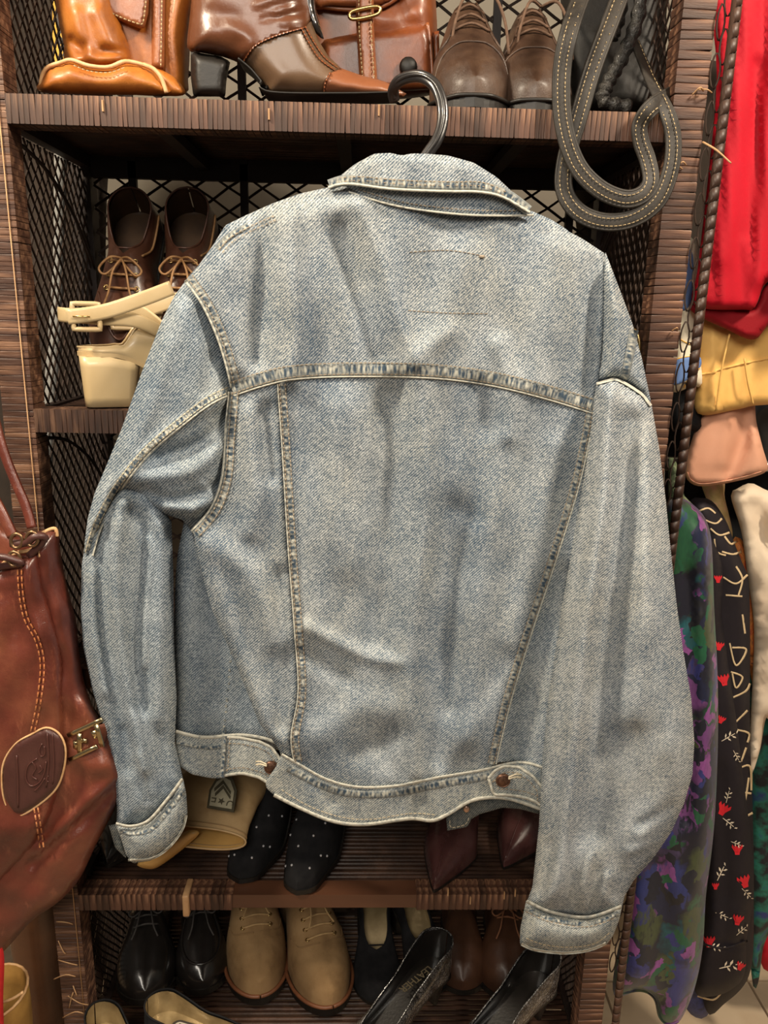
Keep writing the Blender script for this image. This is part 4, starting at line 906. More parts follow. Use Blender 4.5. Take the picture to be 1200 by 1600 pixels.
# ---- middle shelf
boatL = leather('boat_shoe_leather_mat', [(.045, .017, .010), (.085, .032, .018), (.11, .045, .026)], .34, 20, 300, coat=.3)
lace_t = mat('tan_rawhide_lace_mat', [(.24, .12, .045), (.38, .20, .08)], 200, .6, 400, .0003, .5)
for tx, hx, lab in ((196, 222, 'dark brown boat shoe with tan laces leaning upright, the left one of the pair'), (288, 306, 'dark brown boat shoe with tan laces leaning upright, half hidden by the jacket')):
    rr, sf, fr = shoe('boat_shoe', lab, P(tx, 602, .125), P(hx, 338, .235), (0.05, -.9, .42), .047, (boatL, dsole), 'boat shoes on the middle shelf', open_to=.37, rim=.054, vamp=.062, toeh=.030, sole_t=.008, gape=.82, lace=lace_t, laces_t=(.43, .50, .57), eyel=brass, lining=cols_in)
    V = []; 
    pa = [sf(t, .62, s) for s in (1,) for t in (.10, .2, .3, .38)]; ltube('side_lace', [p+fr['ey']*.001 for p in pa], .0015, lace_t, rr)
    ap = [sf(.58, .55, 1)+fr['ez']*.002, sf(.70, .80, 1)+fr['ez']*.002, sf(.80, .92, 1)+fr['ez']*.002, fr['heel']+fr['ex']*fr['L']*.83+fr['ez']*(float(fr['zs'](.83))+float(fr['hz'](.83))+.002), sf(.80, .92, -1)+fr['ez']*.002, sf(.70, .80, -1)+fr['ez']*.002, sf(.58, .55, -1)+fr['ez']*.002]
    ltube('moccasin_seam', ap, .0017, boatL, rr)
cream = mat('cream_leather_mat', [(.48, .35, .18), (.56, .43, .25)], 14, .38, 200, .0003, .3, coat=.3)
creaml = mat('cream_lining_mat', [(.42, .29, .14), (.50, .37, .20)], 14, .5)
def sling(hx, Yh, lab, toeY, dx):
    h = G(hx, 625, Yh, 1.3395); t = h+np.array([dx, toeY, 0]); t = h+(t-h)/np.linalg.norm(t-h)*.235
    rr, sf, fr = shoe('slingback_shoe', lab, t, h, (0, 0, 1), .036, (cream, creaml), 'cream slingbacks on the middle shelf', kind='pump', hh=.058, open_to=.52, rim=.010, vamp=.050, toeh=.032, sole_t=.004, heel_kind='block', gape=.9, smat=cream, lining=creaml, square=True, hzp=([0, .14, .22, .28, .40, .52, .75, .92, 1], [.006, .007, .012, .040, .050, .048, .042, .032, .015]), heelw=.95, waist=.85)
    # counter side panels rising from the vamp and the slingback strap with its square buckle
    ex, ey, ez, L, W = fr['ex'], fr['ey'], fr['ez'], fr['L'], .036
    zh = .062+.040
    path = [sf(.50, 1, -1)+ez*.004, h+ex*L*.30-ey*W*.92+ez*(zh-.004), h+ex*L*.12-ey*W*.95+ez*zh, h-ex*.010-ey*W*.55+ez*(zh+.002), h-ex*.018+ez*(zh+.003), h-ex*.010+ey*W*.55+ez*(zh+.002), h+ex*L*.12+ey*W*.95+ez*(zh+.004), h+ex*L*.30+ey*W*.92+ez*(zh+.010), sf(.50, 1, 1)+ez*.006]
    pp = cr(path, 5); ce = h+ex*L*.2+ez*zh; nr = pp-ce; nr[:, 2] *= .1
    V, F = tube(pp, 1, 8, flat=(.0085, .0014), nrm=nr); s_ = obj('slingback_strap', V, F, cream, rr)
    side = -1 if np.dot(ey, [0, -1, 0]) < 0 else 1
    q0 = h+ex*L*.05+ey*W*side*1.04+ez*(zh+.001)+ey*side*.004
    fr_ = [q0+ex*a*.014+ez*b*.014 for a, b in ((-1, -1), (-1, 1), (1, 1), (1, -1))]; fr_ = resample(cr(fr_, 1, True), .0035, True)
    V, F = tube(fr_, .0030, 8, True); obj('buckle', V, F, cream, rr)
    V, F = tube(cr([q0-ex*.02+ey*side*.002+ez*-.001, q0+ex*.02+ey*side*.003+ez*.006, q0+ex*.06+ey*side*.004+ez*.020, q0+ex*.095+ey*side*.001+ez*.034], 5), 1, 8, flat=(.0085, .0012), nrm=ey*side); obj('strap_end', V, F, cream, rr)
    V, F = tube([q0-ex*.014+ey*side*.006, q0+ex*.004+ey*side*.007], .001, 6); obj('buckle_pin', V, F, brass, rr)
    return rr
sling(128, .035, 'cream leather slingback with block heel and square buckle at the left of the middle shelf', .075, .22)
sling(192, .135, 'cream slingback shoe mostly hidden behind the one with the square buckle', .04, .22)
r_ = thing('handbag', G(930, 600, .17, 1.338), 'black handbag with a brass ring peeking out behind the right shoulder of the jacket', 'bag')
puff('bag_body', [(860, 520), (960, 505), (985, 540), (985, 620), (860, 640)], .17, blb, r_, .03, .05, 20)
ltube('brass_ring', [P(990+9*math.cos(a), 541+26*math.sin(a), .02-.006*math.cos(a)) for a in np.linspace(0, 2*math.pi, 17)[:-1]], .0022, brass, r_, closed=True, sub=2)
V, F = tube(cr([P(990, 566, .03), P(975, 575, .08), P(950, 560, .15)], 5), 1, 8, flat=(.008, .002), nrm=(0, 0, 1)); obj('ring_tab', V, F, strp, r_)

# ---- low shelf (the one under the hem)
LZ = .674
stud_m = mat('rhinestone_mat', [(.85, .85, .88), (.95, .95, 1)], 60, .12, metal=.6)
for (tx, ty), (hx, hy), lab, g in (((374, 1380), (452, 1232), 'black suede pointed boot with rhinestones, toe hanging over the low shelf, the left one', 1), ((464, 1398), (532, 1236), 'black suede boot with rhinestones, the right one, with toe furthest over the shelf edge', 2)):
    rr, sf, fr = shoe('studded_boot', lab, Pz(tx, ty, LZ), Pz(hx, hy, LZ), (0, 0, 1), .047, (blks, dsole), 'rhinestone boots', kind='boot', hh=.055, open_to=0, rim=.085, vamp=.078, toeh=.030, square=True, sole_t=.006, heel_kind='block', shaft=(.2, .04, .046, .038, 0))
    for t, a, s in ((.93, .7, 1), (.93, .72, -1), (.84, .5, 1), (.84, .85, -1), (.78, .9, 1), (.74, .45, -1), (.68, .75, 1), (.66, .6, -1), (.60, .4, 1), (.58, .9, -1), (.52, .8, 1), (.5, .5, -1), (.45, .3, 1), (.9, .3, -1), (.8, .3, 1)):
        V, F = ball(sf(t, a, s)+fr['ez']*.0005, .0017, n=8, m=5); obj('rhinestone', V, F, stud_m, rr, smooth=False)
burg = leather('burgundy_leather_mat', [(.035, .013, .012), (.075, .028, .026), (.10, .045, .04)], .26, 14, 300, coat=.5, bstr=.2)
for (tx, ty), (hx, hy), lab in (((678, 1394), (742, 1238), 'dark burgundy pointed shoe, toe over the front edge of the low shelf'), ((787, 1358), (862, 1226), 'dark burgundy pointed shoe set further back on the low shelf, beside the jacket cuff')):
    rr, sf, fr = shoe('pointed_shoe', lab, Pz(tx, ty, LZ), Pz(hx, hy, LZ), (0, 0, 1), .042, (burg, dsole), 'burgundy shoes', kind='pump', hh=.055, open_to=.52, rim=.045, vamp=.058, toeh=.022, point=True, sole_t=.003, heel_kind='stiletto', lining=blk)
    ap = [fr['heel']+fr['ex']*fr['L']*t+fr['ez']*(float(fr['zs'](t))+float(fr['hz'](t))+.0005) for t in (.55, .7, .85, .985)]; ltube('centre_seam', ap, .0011, burg, rr)
shoe('black_pump', 'plain black shoe in the dark left end of the low shelf, beside the left cuff', Pz(168, 1358, LZ), Pz(235, 1250, LZ), (0, 0, 1), .036, (blk, dsole), None, kind='pump', hh=.02, open_to=.55, rim=.04, vamp=.045, toeh=.025, point=True, sole_t=.004, heel_kind='block', cat='shoe')
# beige boot lying on its side: folded canvas shaft with an army-style patch
khaki = mat('khaki_canvas_mat', [(.40, .25, .11), (.50, .33, .16), (.45, .29, .13)], 30, .55, 700, .0004, .5)
khl = mat('golden_lining_mat', [(.42, .22, .055), (.60, .36, .12)], 14, .33, 120, .0006, .4, coat=.3)
r_ = thing('canvas_boot', G(320, 1290, .12, LZ), 'beige canvas boot lying down with a chevron and star patch on its open shaft', 'boot')
def ringp(c0, c1, h0, h1, n=36, dy=0):
    """ring between left point c0 and right point c1 (px,py,Y), half-heights h0 front"""
    a = P(*c0); b = P(*c1); m_ = (a+b)/2; ax = (b-a)/2; L_ = np.linalg.norm(ax); out = []
    zz = np.array([0, .25, 1.]); zz -= ax*np.dot(zz, ax)/L_**2; zz /= np.linalg.norm(zz)
    for k in range(n):
        t = 2*math.pi*k/n; ct, st = math.cos(t), math.sin(t)
        out.append(m_+ax*math.copysign(abs(ct)**.85, ct)+zz*(h1 if st > 0 else h0)*math.copysign(abs(st)**.9, st))
    return np.array(out)
R0 = ringp((290, 1310, .02), (384, 1322, .02), .016, .014); R1 = ringp((283, 1268, .06), (392, 1288, .06), .024, .022); R2 = ringp((288, 1236, .10), (412, 1250, .10), .03, .028); R3 = ringp((300, 1205, .15), (425, 1222, .15), .032, .032); R4 = ringp((320, 1170, .20), (430, 1190, .20), .03, .03)
ce = lambda R, k: R.mean(0)+(R-R.mean(0))*k
R0 = ringp((236, 1300, .035), (384, 1316, .025), .015, .014); R1 = ringp((240, 1270, .06), (390, 1290, .05), .020, .020); R2 = ringp((262, 1236, .09), (404, 1256, .09), .025, .026)
V, F = loft([ce(R0, .0)+(R0-ce(R0, 0)), R1, R2, R3, R4], False, True); obj('shaft', V, F, khaki, r_)
V, F = loft([ce(R0, .97), ce(R1, .95), ce(R2, .93), ce(R3, .9)], False, True); obj('lining', V, [f[::-1] for f in F], khl, r_)
V, F = tube(np.vstack([R0]), .0016, 6, True); obj('hem', V, F, khaki, r_)
V, F = tube(np.vstack([(R0*.75+R1*.25)+[0, -.001, .0005]]), .0009, 5, True); obj('hem_seam', V, F, mat('khaki_thread_mat', [(.30, .18, .07)], 10), r_)
puff('tongue', [(214, 1352), (226, 1340), (262, 1318), (292, 1298), (312, 1300), (296, 1318), (262, 1345), (238, 1358)], .02, khl, r_, .006, .005, 8, step=5)
# patch lies on the shaft: plane through R1/R2 tops
pa0 = P(305, 1262, .045); 
top = lambda x, y: P(x, y, .045+.0011*(1262-y)*.9)
pm = mat('patch_ground_mat', [(.34, .30, .20), (.42, .38, .27)], 120, .9, 600, .0003, .5); pd = mat('patch_border_mat', [(.055, .045, .025), (.085, .070, .04)], 120, .9, 600, .0004, .6)
def ppoly(px, m, nm, parent, lift, th=.0012):
    c = np.array([P(x, y, 0.027+(1270-y)*.00098) for x, y in px]); n_ = np.array([0, -.72, .69]); c = c+n_*lift; V = np.vstack([c+n_*th, c-n_*th]); n = len(c)
    return obj(nm, V, [tuple(range(n))]+[tuple(range(n, 2*n))[::-1]]+[(i, (i+1) % n, n+(i+1) % n, n+i) for i in range(n)], m, parent, smooth=False)
A0 = [(324, 1263), (328, 1235), (338, 1218), (352, 1209), (364, 1216), (371, 1236), (366, 1270)]
pb = ppoly(A0, pd, 'patch', r_, .003, .002)
ppoly([(x*.82+347*.18, y*.82+1243*.18) for x, y in A0], pm, 'patch_ground', pb, .0048)
for k in (0, 1, 2): ppoly([(336+k*1.2, 1233+k*7.5), (350, 1220+k*7.5), (362-k*.4, 1238+k*7.5), (361-k*.4, 1243+k*7.5), (350, 1226+k*7.5), (336+k*1.2, 1238+k*7.5)][0:6], pd, 'chevron', pb, .0062) if k < 2 else None
stp = [(347+6*(1 if i % 2 == 0 else .42)*math.sin(i*math.pi/5+.1), 1253+6*(1 if i % 2 == 0 else .42)*math.cos(i*math.pi/5+.1)) for i in range(10)]
ppoly(stp, pd, 'star', pb, .0062)
def glyph(s, cx_, cy_, size, ang, nm):   # letter printed upside down on the patch
    o3 = np.array(P(cx_, cy_, 0.027+(1270-cy_)*.00098)); n_ = np.array([0, -.72, .69]); o3 = o3+n_*.0065
    e1 = np.array([-1, 0, 0])*math.cos(ang)+np.array([0, -.69, -.72])*math.sin(ang); e2 = np.cross(n_, e1)
    M4 = Matrix(((e1[0], e2[0], n_[0], o3[0]), (e1[1], e2[1], n_[1], o3[1]), (e1[2], e2[2], n_[2], o3[2]), (0, 0, 0, 1))); text('letter', s, size, M4, pd, pb, .0006)
glyph('U', 360, 1258, .016, -.12, 'u'); glyph('E', 335, 1253, .016, -.12, 'e')

# ---- bottom compartment
BZ = .410
suede = leather('tan_suede_mat', [(.16, .088, .033), (.27, .16, .068), (.34, .21, .095)], .9, 22, 700, False, coat=0, bstr=.4)
welt = mat('welt_mat', [(.13, .045, .018), (.19, .07, .03)], 60, .5)
lace_s = mat('suede_boot_lace_mat', [(.36, .22, .09), (.46, .30, .14)], 200, .8, 600, .0004, .5)
for (tx, ty), (hx, hy), lab in (((407, 1572), (393, 1420), 'tan suede lace-up work boot, the left of the pair in the bottom compartment'), ((520, 1588), (462, 1424), 'tan suede lace-up work boot, the right one with a dark stain, in the bottom compartment')):
    t = Pz(tx, ty, BZ); h = Pz(hx, hy, BZ); d = (h-t)/np.linalg.norm(h-t)
    rr, sf, fr = shoe('suede_boot', lab, t, t+d*.275, (0, 0, 1), .048, (suede, dsole), 'tan suede work boots', kind='boot', hh=.008, open_to=.55, rim=.10, vamp=.105, toeh=.058, vm=.38, sole_t=.016, heel_kind='stack', gape=.6, lace=lace_s, laces_t=(.56, .61, .66, .71, .76), eyel=brass, lining=cols_in)
    for s in (1, -1): 
        ltube('welt', [fr['heel']+fr['ex']*fr['L']*(tq*1.006)+fr['ey']*s*float(fr['hw'](tq))*1.08+fr['ez']*(float(fr['zs'](tq))+.001) for tq in (.5, .6, .7, .8, .86, .91, .95, .975, .992, 1.0)], .0030, welt, rr, sub=3)
        ltube('toe_seam', [sf(.66, .40, s)+fr['ez']*.001, sf(.75, .55, s)+fr['ez']*.001, sf(.79, .78, s)+fr['ez']*.0015, sf(.80, .97, s)+fr['ez']*.001], .0009, suede, rr)
bsh = dict(lace=mat('black_lace_mat', [(.03, .027, .025), (.06, .05, .045)], 200, .7, 500, .0004, .5))
shoe('black_lace_shoe', 'black leather lace-up shoe at the far left of the bottom compartment', Pz(228, 1572, BZ), Pz(238, 1426, BZ), (0, 0, 1), .046, (blk, dsole), None, open_to=.46, rim=.075, vamp=.080, toeh=.036, sole_t=.010, heel_kind='stack', gape=.6, laces_t=(.46, .53, .60), lining=cols_in, **bsh)
rr, sf, fr = shoe('black_loafer', 'glossy black moccasin shoe between the black lace-up and the tan suede boots', Pz(318, 1556, BZ), Pz(312, 1426, BZ), (0, 0, 1), .042, (blk, dsole), None, open_to=.42, rim=.07, vamp=.075, toeh=.036, sole_t=.010, heel_kind='stack', gape=.6, laces_t=(.46, .52), **bsh)
ltube('apron_seam', [sf(.5, .6, 1)+fr['ez']*.002, sf(.7, .58, 1)+fr['ez']*.002, sf(.86, .66, 1)+fr['ez']*.002, fr['heel']+fr['ex']*fr['L']*.925+fr['ez']*(float(fr['zs'](.92))+float(fr['hz'](.92))+.001), sf(.86, .66, -1)+fr['ez']*.002, sf(.7, .58, -1)+fr['ez']*.002, sf(.5, .6, -1)+fr['ez']*.002], .0020, blk, rr)
shoe('gold_lined_pump', 'black suede pump with gold lining, standing just right of the suede boots', Pz(592, 1572, BZ), Pz(582, 1434, BZ), (0, 0, 1), .040, (blks, dsole), 'gold-lined pumps', kind='pump', hh=.05, open_to=.60, rim=.045, vamp=.030, toeh=.026, sole_t=.004, heel_kind='block', gape=.93, lining=gold_in)
shoe('gold_lined_pump', 'black pump with pale gold lining, right behind a snakeskin pump', Pz(690, 1550, BZ), Pz(625, 1428, BZ), (0, 0, 1), .040, (blks, dsole), 'gold-lined pumps', kind='pump', hh=.05, open_to=.62, rim=.045, vamp=.030, toeh=.026, sole_t=.004, heel_kind='block', gape=.93, lining=gold_in)
dbr = leather('dark_reddish_leather_mat', [(.040, .016, .008), (.085, .034, .016)], .45, 20, 300, coat=.1)
shoe('brown_lace_shoe', 'reddish brown lace-up shoe at the right of the bottom compartment, its lace hanging loose', Pz(792, 1566, BZ), Pz(785, 1428, BZ), (0, 0, 1), .046, (dbr, dsole), 'reddish brown shoes', open_to=.42, rim=.075, vamp=.080, toeh=.045, sole_t=.008, heel_kind='stack', gape=.6, lace=mat('reddish_lace_mat', [(.16, .06, .025), (.24, .10, .045)], 200, .8), laces_t=(.46, .54), lining=dsole)
shoe('brown_lace_shoe', 'very dark brown shoe between the gold-lined pump and the loose-laced brown shoe', Pz(722, 1556, BZ), Pz(716, 1428, BZ), (0, 0, 1), .042, (dbr, dsole), 'reddish brown shoes', open_to=.42, rim=.07, vamp=.07, toeh=.04, sole_t=.008, heel_kind='stack', gape=.6, lining=dsole)
# snakeskin pumps
m, t_, b_ = nt('snakeskin_mat'); v = coords(t_); vo = N(t_, 'ShaderNodeTexVoronoi'); vo.inputs['Scale'].default_value = 190; t_.links.new(v, vo.inputs['Vector'])
sc_ = N(t_, 'ShaderNodeTexVoronoi', feature='DISTANCE_TO_EDGE'); sc_.inputs['Scale'].default_value = 190; t_.links.new(v, sc_.inputs['Vector'])
t_.links.new(mix(t_, ramp(t_, sc_.outputs['Distance'], [(.02, (0, 0, 0)), (.12, (1, 1, 1))]), (.004, .004, .004), ramp(t_, noise(t_, v, 60, 3), [(.35, (.02, .018, .017)), (.65, (.16, .15, .145))])), b_.inputs['Base Color'])
b_.inputs['Roughness'].default_value = .25; b_.inputs['Coat Weight'].default_value = .5; bump(t_, b_, mth(t_, 'MINIMUM', sc_.outputs['Distance'], .25), 1., .0015); snake = m
for (tx, ty, tz), (hx, hy, hz_), lab in (((505, 1706, .44), (688, 1556, .425), 'black snakeskin pump in front of the gold-lined ones, lining towards us'), ((668, 1716, .44), (850, 1580, .425), 'black snakeskin pump at the right end of the bottom compartment, below the right cuff')):
    h = Pz(hx, hy, hz_); t = Pz(tx, ty, tz); t = h+(t-h)/np.linalg.norm(t-h)*.25
    rr, sf, fr = shoe('snakeskin_pump', lab, t, h, (-.1, -.12, 1), .038, (snake, dsole), 'snakeskin pumps', kind='pump', hh=.060, open_to=.72, rim=.052, vamp=.030, toeh=.026, point=True, sole_t=.003, heel_kind='stiletto', gape=.95, lining=blk)
    if tx < 600:
        ex, ez = fr['ex'], fr['ez']; o3 = h+ex*.065+ez*(.072); e1 = ex; e2 = np.cross(ez, e1)
        nn_ = ez; M4 = Matrix(((e1[0], e2[0], nn_[0], o3[0]), (e1[1], e2[1], nn_[1], o3[1]), (e1[2], e2[2], nn_[2], o3[2]), (0, 0, 0, 1)))
        text('printed_lettering', 'LEATHER', .016, M4, mat('worn_gold_print_mat', [(.10, .08, .05)], 10, .4), rr)
# black pumps lying in front with gold insoles
h = Pz(232, 1612, .425); t = h+np.array([.235, -.075, 0])
rr, sf, fr = shoe('black_pump', 'black suede pump with lettered gold insole, the right one of the front pair', t, h, (0, 0.05, 1), .040, (blks, dsole), 'black suede pumps at the bottom', kind='pump', hh=.012, open_to=.66, rim=.040, vamp=.030, toeh=.026, sole_t=.004, heel_kind='block', gape=.95, lining=gold_in)
ex, ey, ez = fr['ex'], fr['ey'], fr['ez']; c0 = h+ex*.085+ez*.024
lb = mat('insole_label_mat', [(.045, .035, .028), (.06, .05, .04)], 30, .4); lp_ = mat('label_silver_mat', [(.60, .54, .44), (.72, .66, .56)], 30, .35, metal=.3)
def pill(L_, w_, lift, m, nm, parent, dx=0):
    o_ = [c0+ex*(dx+(L_/2)*math.cos(a)*(1 if abs(math.cos(a)) < .0 else 1)+(0))+ey*(w_/2)*math.sin(a) for a in np.linspace(0, 2*math.pi, 25)[:-1]]
    o_ = [c0+ex*(dx+math.copysign(L_/2-w_/2, math.cos(a))+w_/2*math.cos(a))+ey*w_/2*math.sin(a) for a in np.linspace(0.01, 2*math.pi+.01, 25)[:-1]]
    V = np.vstack([np.array(o_)+ez*(lift+.0005), np.array(o_)+ez*(lift-.001)]); n = 24
    return obj(nm, V, [tuple(range(n)), tuple(range(n, 2*n))[::-1]]+[(i, (i+1) % n, n+(i+1) % n, n+i) for i in range(n)], m, parent, smooth=False)
p1 = pill(.092, .022, .0006, lb, 'insole_label', rr); p2 = pill(.070, .0135, .0016, lp_, 'label_plate', p1, -.006)
def on_insole(s, dx, size, m, lift=.0026):
    e2 = np.cross(ez, ex); o3 = c0+ex*dx+ez*lift
    M4 = Matrix(((ex[0], e2[0], ez[0], o3[0]), (ex[1], e2[1], ez[1], o3[1]), (ex[2], e2[2], ez[2], o3[2]), (0, 0, 0, 1))); text('lettering', s, size, M4, m, p1, .0002)
on_insole('PETER KAISER', -.006, .0098, lb); on_insole('PK', .036, .009, lp_, .0016)
h = Pz(150, 1618, .425); t = h+np.array([.17, -.18, 0])
shoe('black_pump', 'black suede pump with plain gold insole, lower left corner of the compartment', t, h, (0, 0.05, 1), .036, (blks, dsole), 'black suede pumps at the bottom', kind='pump', hh=.012, open_to=.66, rim=.040, vamp=.030, toeh=.026, sole_t=.004, heel_kind='block', gape=.95, lining=gold_in)

# ---- left: oxblood bucket bag
ox = leather('oxblood_leather_mat', [(.050, .011, .008), (.13, .030, .018), (.22, .070, .034)], .30, 8, 150, True, coat=.4, scr=.45, bstr=.5)
oxd = leather('dark_patch_leather_mat', [(.050, .016, .014), (.080, .028, .022)], .4, 20, 260, coat=.2)
r_ = thing('bucket_bag', P(40, 1478, -.06), 'large worn oxblood leather bucket bag with a dark oval patch and brass buckle at left', 'bag')
puff('side_gusset', [(45, 834), (88, 826), (94, 860), (106, 920), (119, 970), (124, 1020), (133, 1070), (152, 1118), (176, 1155), (196, 1204), (188, 1245), (150, 1320), (118, 1382), (60, 1430), (-60, 1480), (-60, 860)], -.050, ox, r_, .024, .034, 36, [([(60, 850), (80, 930), (100, 1000)], 16, .006), ([(195, 1208), (140, 1250), (60, 1330)], 8, .008), ([(185, 1225), (120, 1290), (50, 1350)], 9, -.008), ([(115, 1180), (140, 1200), (170, 1200)], 14, .006), ([(95, 1200), (105, 1280), (90, 1340)], 18, .005), ([(130, 1100), (150, 1140)], 14, .006)], lambda q: .0015*np.sin(q[:, 0]*.11+q[:, 1]*.05)+.0012*np.sin(q[:, 0]*.05-q[:, 1]*.09), step=7)
bf = [(-60, 900), (0, 886), (22, 866), (42, 862), (60, 858), (66, 880), (80, 940), (97, 1000), (101, 1060), (103, 1150), (100, 1220), (70, 1300), (20, 1360), (-60, 1400)]
bo, bH = cloth('front_panel', bf, -.062, ox, r_, .026, .03, 30, [([(40, 880), (52, 960), (70, 1020), (62, 1100)], 8, .004), ([(20, 930), (30, 1000)], 18, -.004), ([(85, 1000), (90, 1100), (85, 1200)], 10, .003), ([(10, 1300), (60, 1290)], 20, .005)], lambda q: .0014*np.sin(q[:, 0]*.08+q[:, 1]*.06), step=7)
plane_tube('rim_edge', [(0, 886), (22, 866), (42, 861), (60, 857), (63, 870)], -.078, .0022, edge_m, r_); plane_tube('rim_edge', [(60, 838), (72, 830), (86, 826), (89, 838)], -.06, .0022, edge_m, r_)
stitches('panel_stitching', [(30, 868), (32, 920), (40, 965), (58, 1000), (66, 1040), (60, 1100), (50, 1146)], bH, mat('rust_thread_mat', [(.42, .13, .04), (.5, .2, .08)], 90), r_, offs=(-3, 3), dash=8, gap=3, wd=2)
stitches('panel_stitching', [(56, 1262), (62, 1300), (66, 1332)], lambda q: np.maximum(bH(q), .062)+.004, mat('rust_thread_pale_mat', [(.5, .2, .08)], 90), r_, offs=(-3, 3), dash=8, gap=3, wd=2)
pt_, pH2 = cloth('oval_patch', [(72, 1137), (92, 1146), (102, 1168), (100, 1200), (88, 1232), (60, 1258), (30, 1274), (10, 1258), (3, 1225), (6, 1190), (24, 1162), (48, 1148)], -.086, oxd, r_, .006, .01, 9, step=5)
plane_tube('patch_edge', [(72, 1137), (92, 1146), (102, 1168), (100, 1200), (88, 1232), (60, 1258), (30, 1274), (10, 1258), (3, 1225), (6, 1190), (24, 1162), (48, 1148)], -.088, .0013, edge_m, pt_, True)
emb = mat('embossing_mat', [(.085, .032, .026)], 20, .3)
for pl in ([(26, 1180), (28, 1220), (28, 1262)], [(74, 1146), (76, 1190), (72, 1230)], [(82, 1146), (84, 1190), (82, 1225)], [(58, 1185), (44, 1196), (40, 1215), (48, 1228), (62, 1222), (70, 1205), (72, 1190)], [(66, 1162), (61, 1172), (64, 1182), (70, 1178), (69, 1166)], [(50, 1190), (56, 1200), (50, 1212), (58, 1218)], [(76, 1212), (72, 1218), (76, 1222)], [(54, 1236), (62, 1228), (70, 1216)], [(62, 1196), (66, 1202), (60, 1208)]):
    q = np.array(pl, float); V, F = tube(cr([P(x, y, -float(pH2(np.array([(x, y)]))[0])-.0005) for x, y in pl], 4), .0009, 5); obj('embossed_line', V, F, emb, pt_)
# brass double-bar buckle and leather strap
V, F = tube(cr([P(98, 1172, -.072), P(125, 1162, -.072), P(160, 1146, -.068), P(178, 1138, -.05)], 5), 1, 8, flat=(.012, .002), nrm=(0, -1, 0)); bs_ = obj('buckle_strap', V, F, ox, r_)
bk = []
for a, b in (((106, 1149), (160, 1124)), ((108, 1187), (152, 1166)), ((150, 1132), (160, 1166)), ((124, 1146), (124, 1178)), ((118, 1158), (118, 1170)), ((132, 1155), (133, 1160)), ((145, 1142), (150, 1152)), ((118, 1160), (132, 1156))):
    pa = [P(*a, -.080), P(*b, -.078)]; d = np.array(pa[1])-pa[0]; bk.append(tube(resample(np.array(pa), .01), 1, 8, flat=(.0028, .0018), nrm=(0, -1, 0)))
V, F = join(*bk); obj('buckle', V, F, mat('pale_brass_mat', [(.50, .40, .22), (.70, .58, .36)], 60, .25, metal=1), r_)
for (x, y) in ((22, 873), (50, 842), (26, 845)):
    plane_tube('eyelet_ring', [(x+9*math.cos(a), y+11*math.sin(a)) for a in np.linspace(0, 2*math.pi, 13)[:-1]], -.09, .0020, mat('old_brass_mat', [(.25, .15, .08), (.35, .22, .12)], 60, .35, metal=.9) if x == 22 else bpy.data.materials['old_brass_mat'], r_, True)
plane_tube('drawstring', [(-20, 872), (0, 870), (18, 873), (34, 880), (10, 884), (-20, 888)], [-.09, -.092, -.092, -.09, -.084, -.08], .0042, oxd, r_)
plane_tube('drawstring', [(18, 850), (40, 848), (55, 838), (70, 842), (46, 868)], [-.085, -.088, -.09, -.084, -.08], .0045, oxd, r_)
V, F = tube(cr([P(-40, 540, -.05), P(-12, 640, -.05), P(4, 700, -.055), P(22, 748, -.06), (P(40, 790, -.065)), P(50, 825, -.07)], 6), 1, 10, flat=(.0050, .0030), nrm=(0, -1, 0)); obj('shoulder_strap', V, F, ox, r_)
V, F = tube(cr([P(-50, 700, -.055), P(-14, 770, -.06), P(2, 800, -.065), P(20, 838, -.07)], 6), 1, 10, flat=(.0060, .0030), nrm=(0, -1, 0)); obj('shoulder_strap', V, F, ox, r_)
puff('back_rim', [(-20, 850), (20, 848), (60, 834), (88, 826), (90, 850), (60, 862), (0, 890)], -.03, oxd, r_, .01, .03, 10)
# orange bag peeping above it, at the frame's edge
o, _ = cloth('orange_bag', [(-70, 800), (-20, 806), (4, 818), (16, 850), (18, 866), (4, 880), (-70, 890)], -.03, tanL, None, .02, .02, 16); tag(o, 'bright orange-tan leather bag peeping out behind the oxblood bucket bag', 'bag')
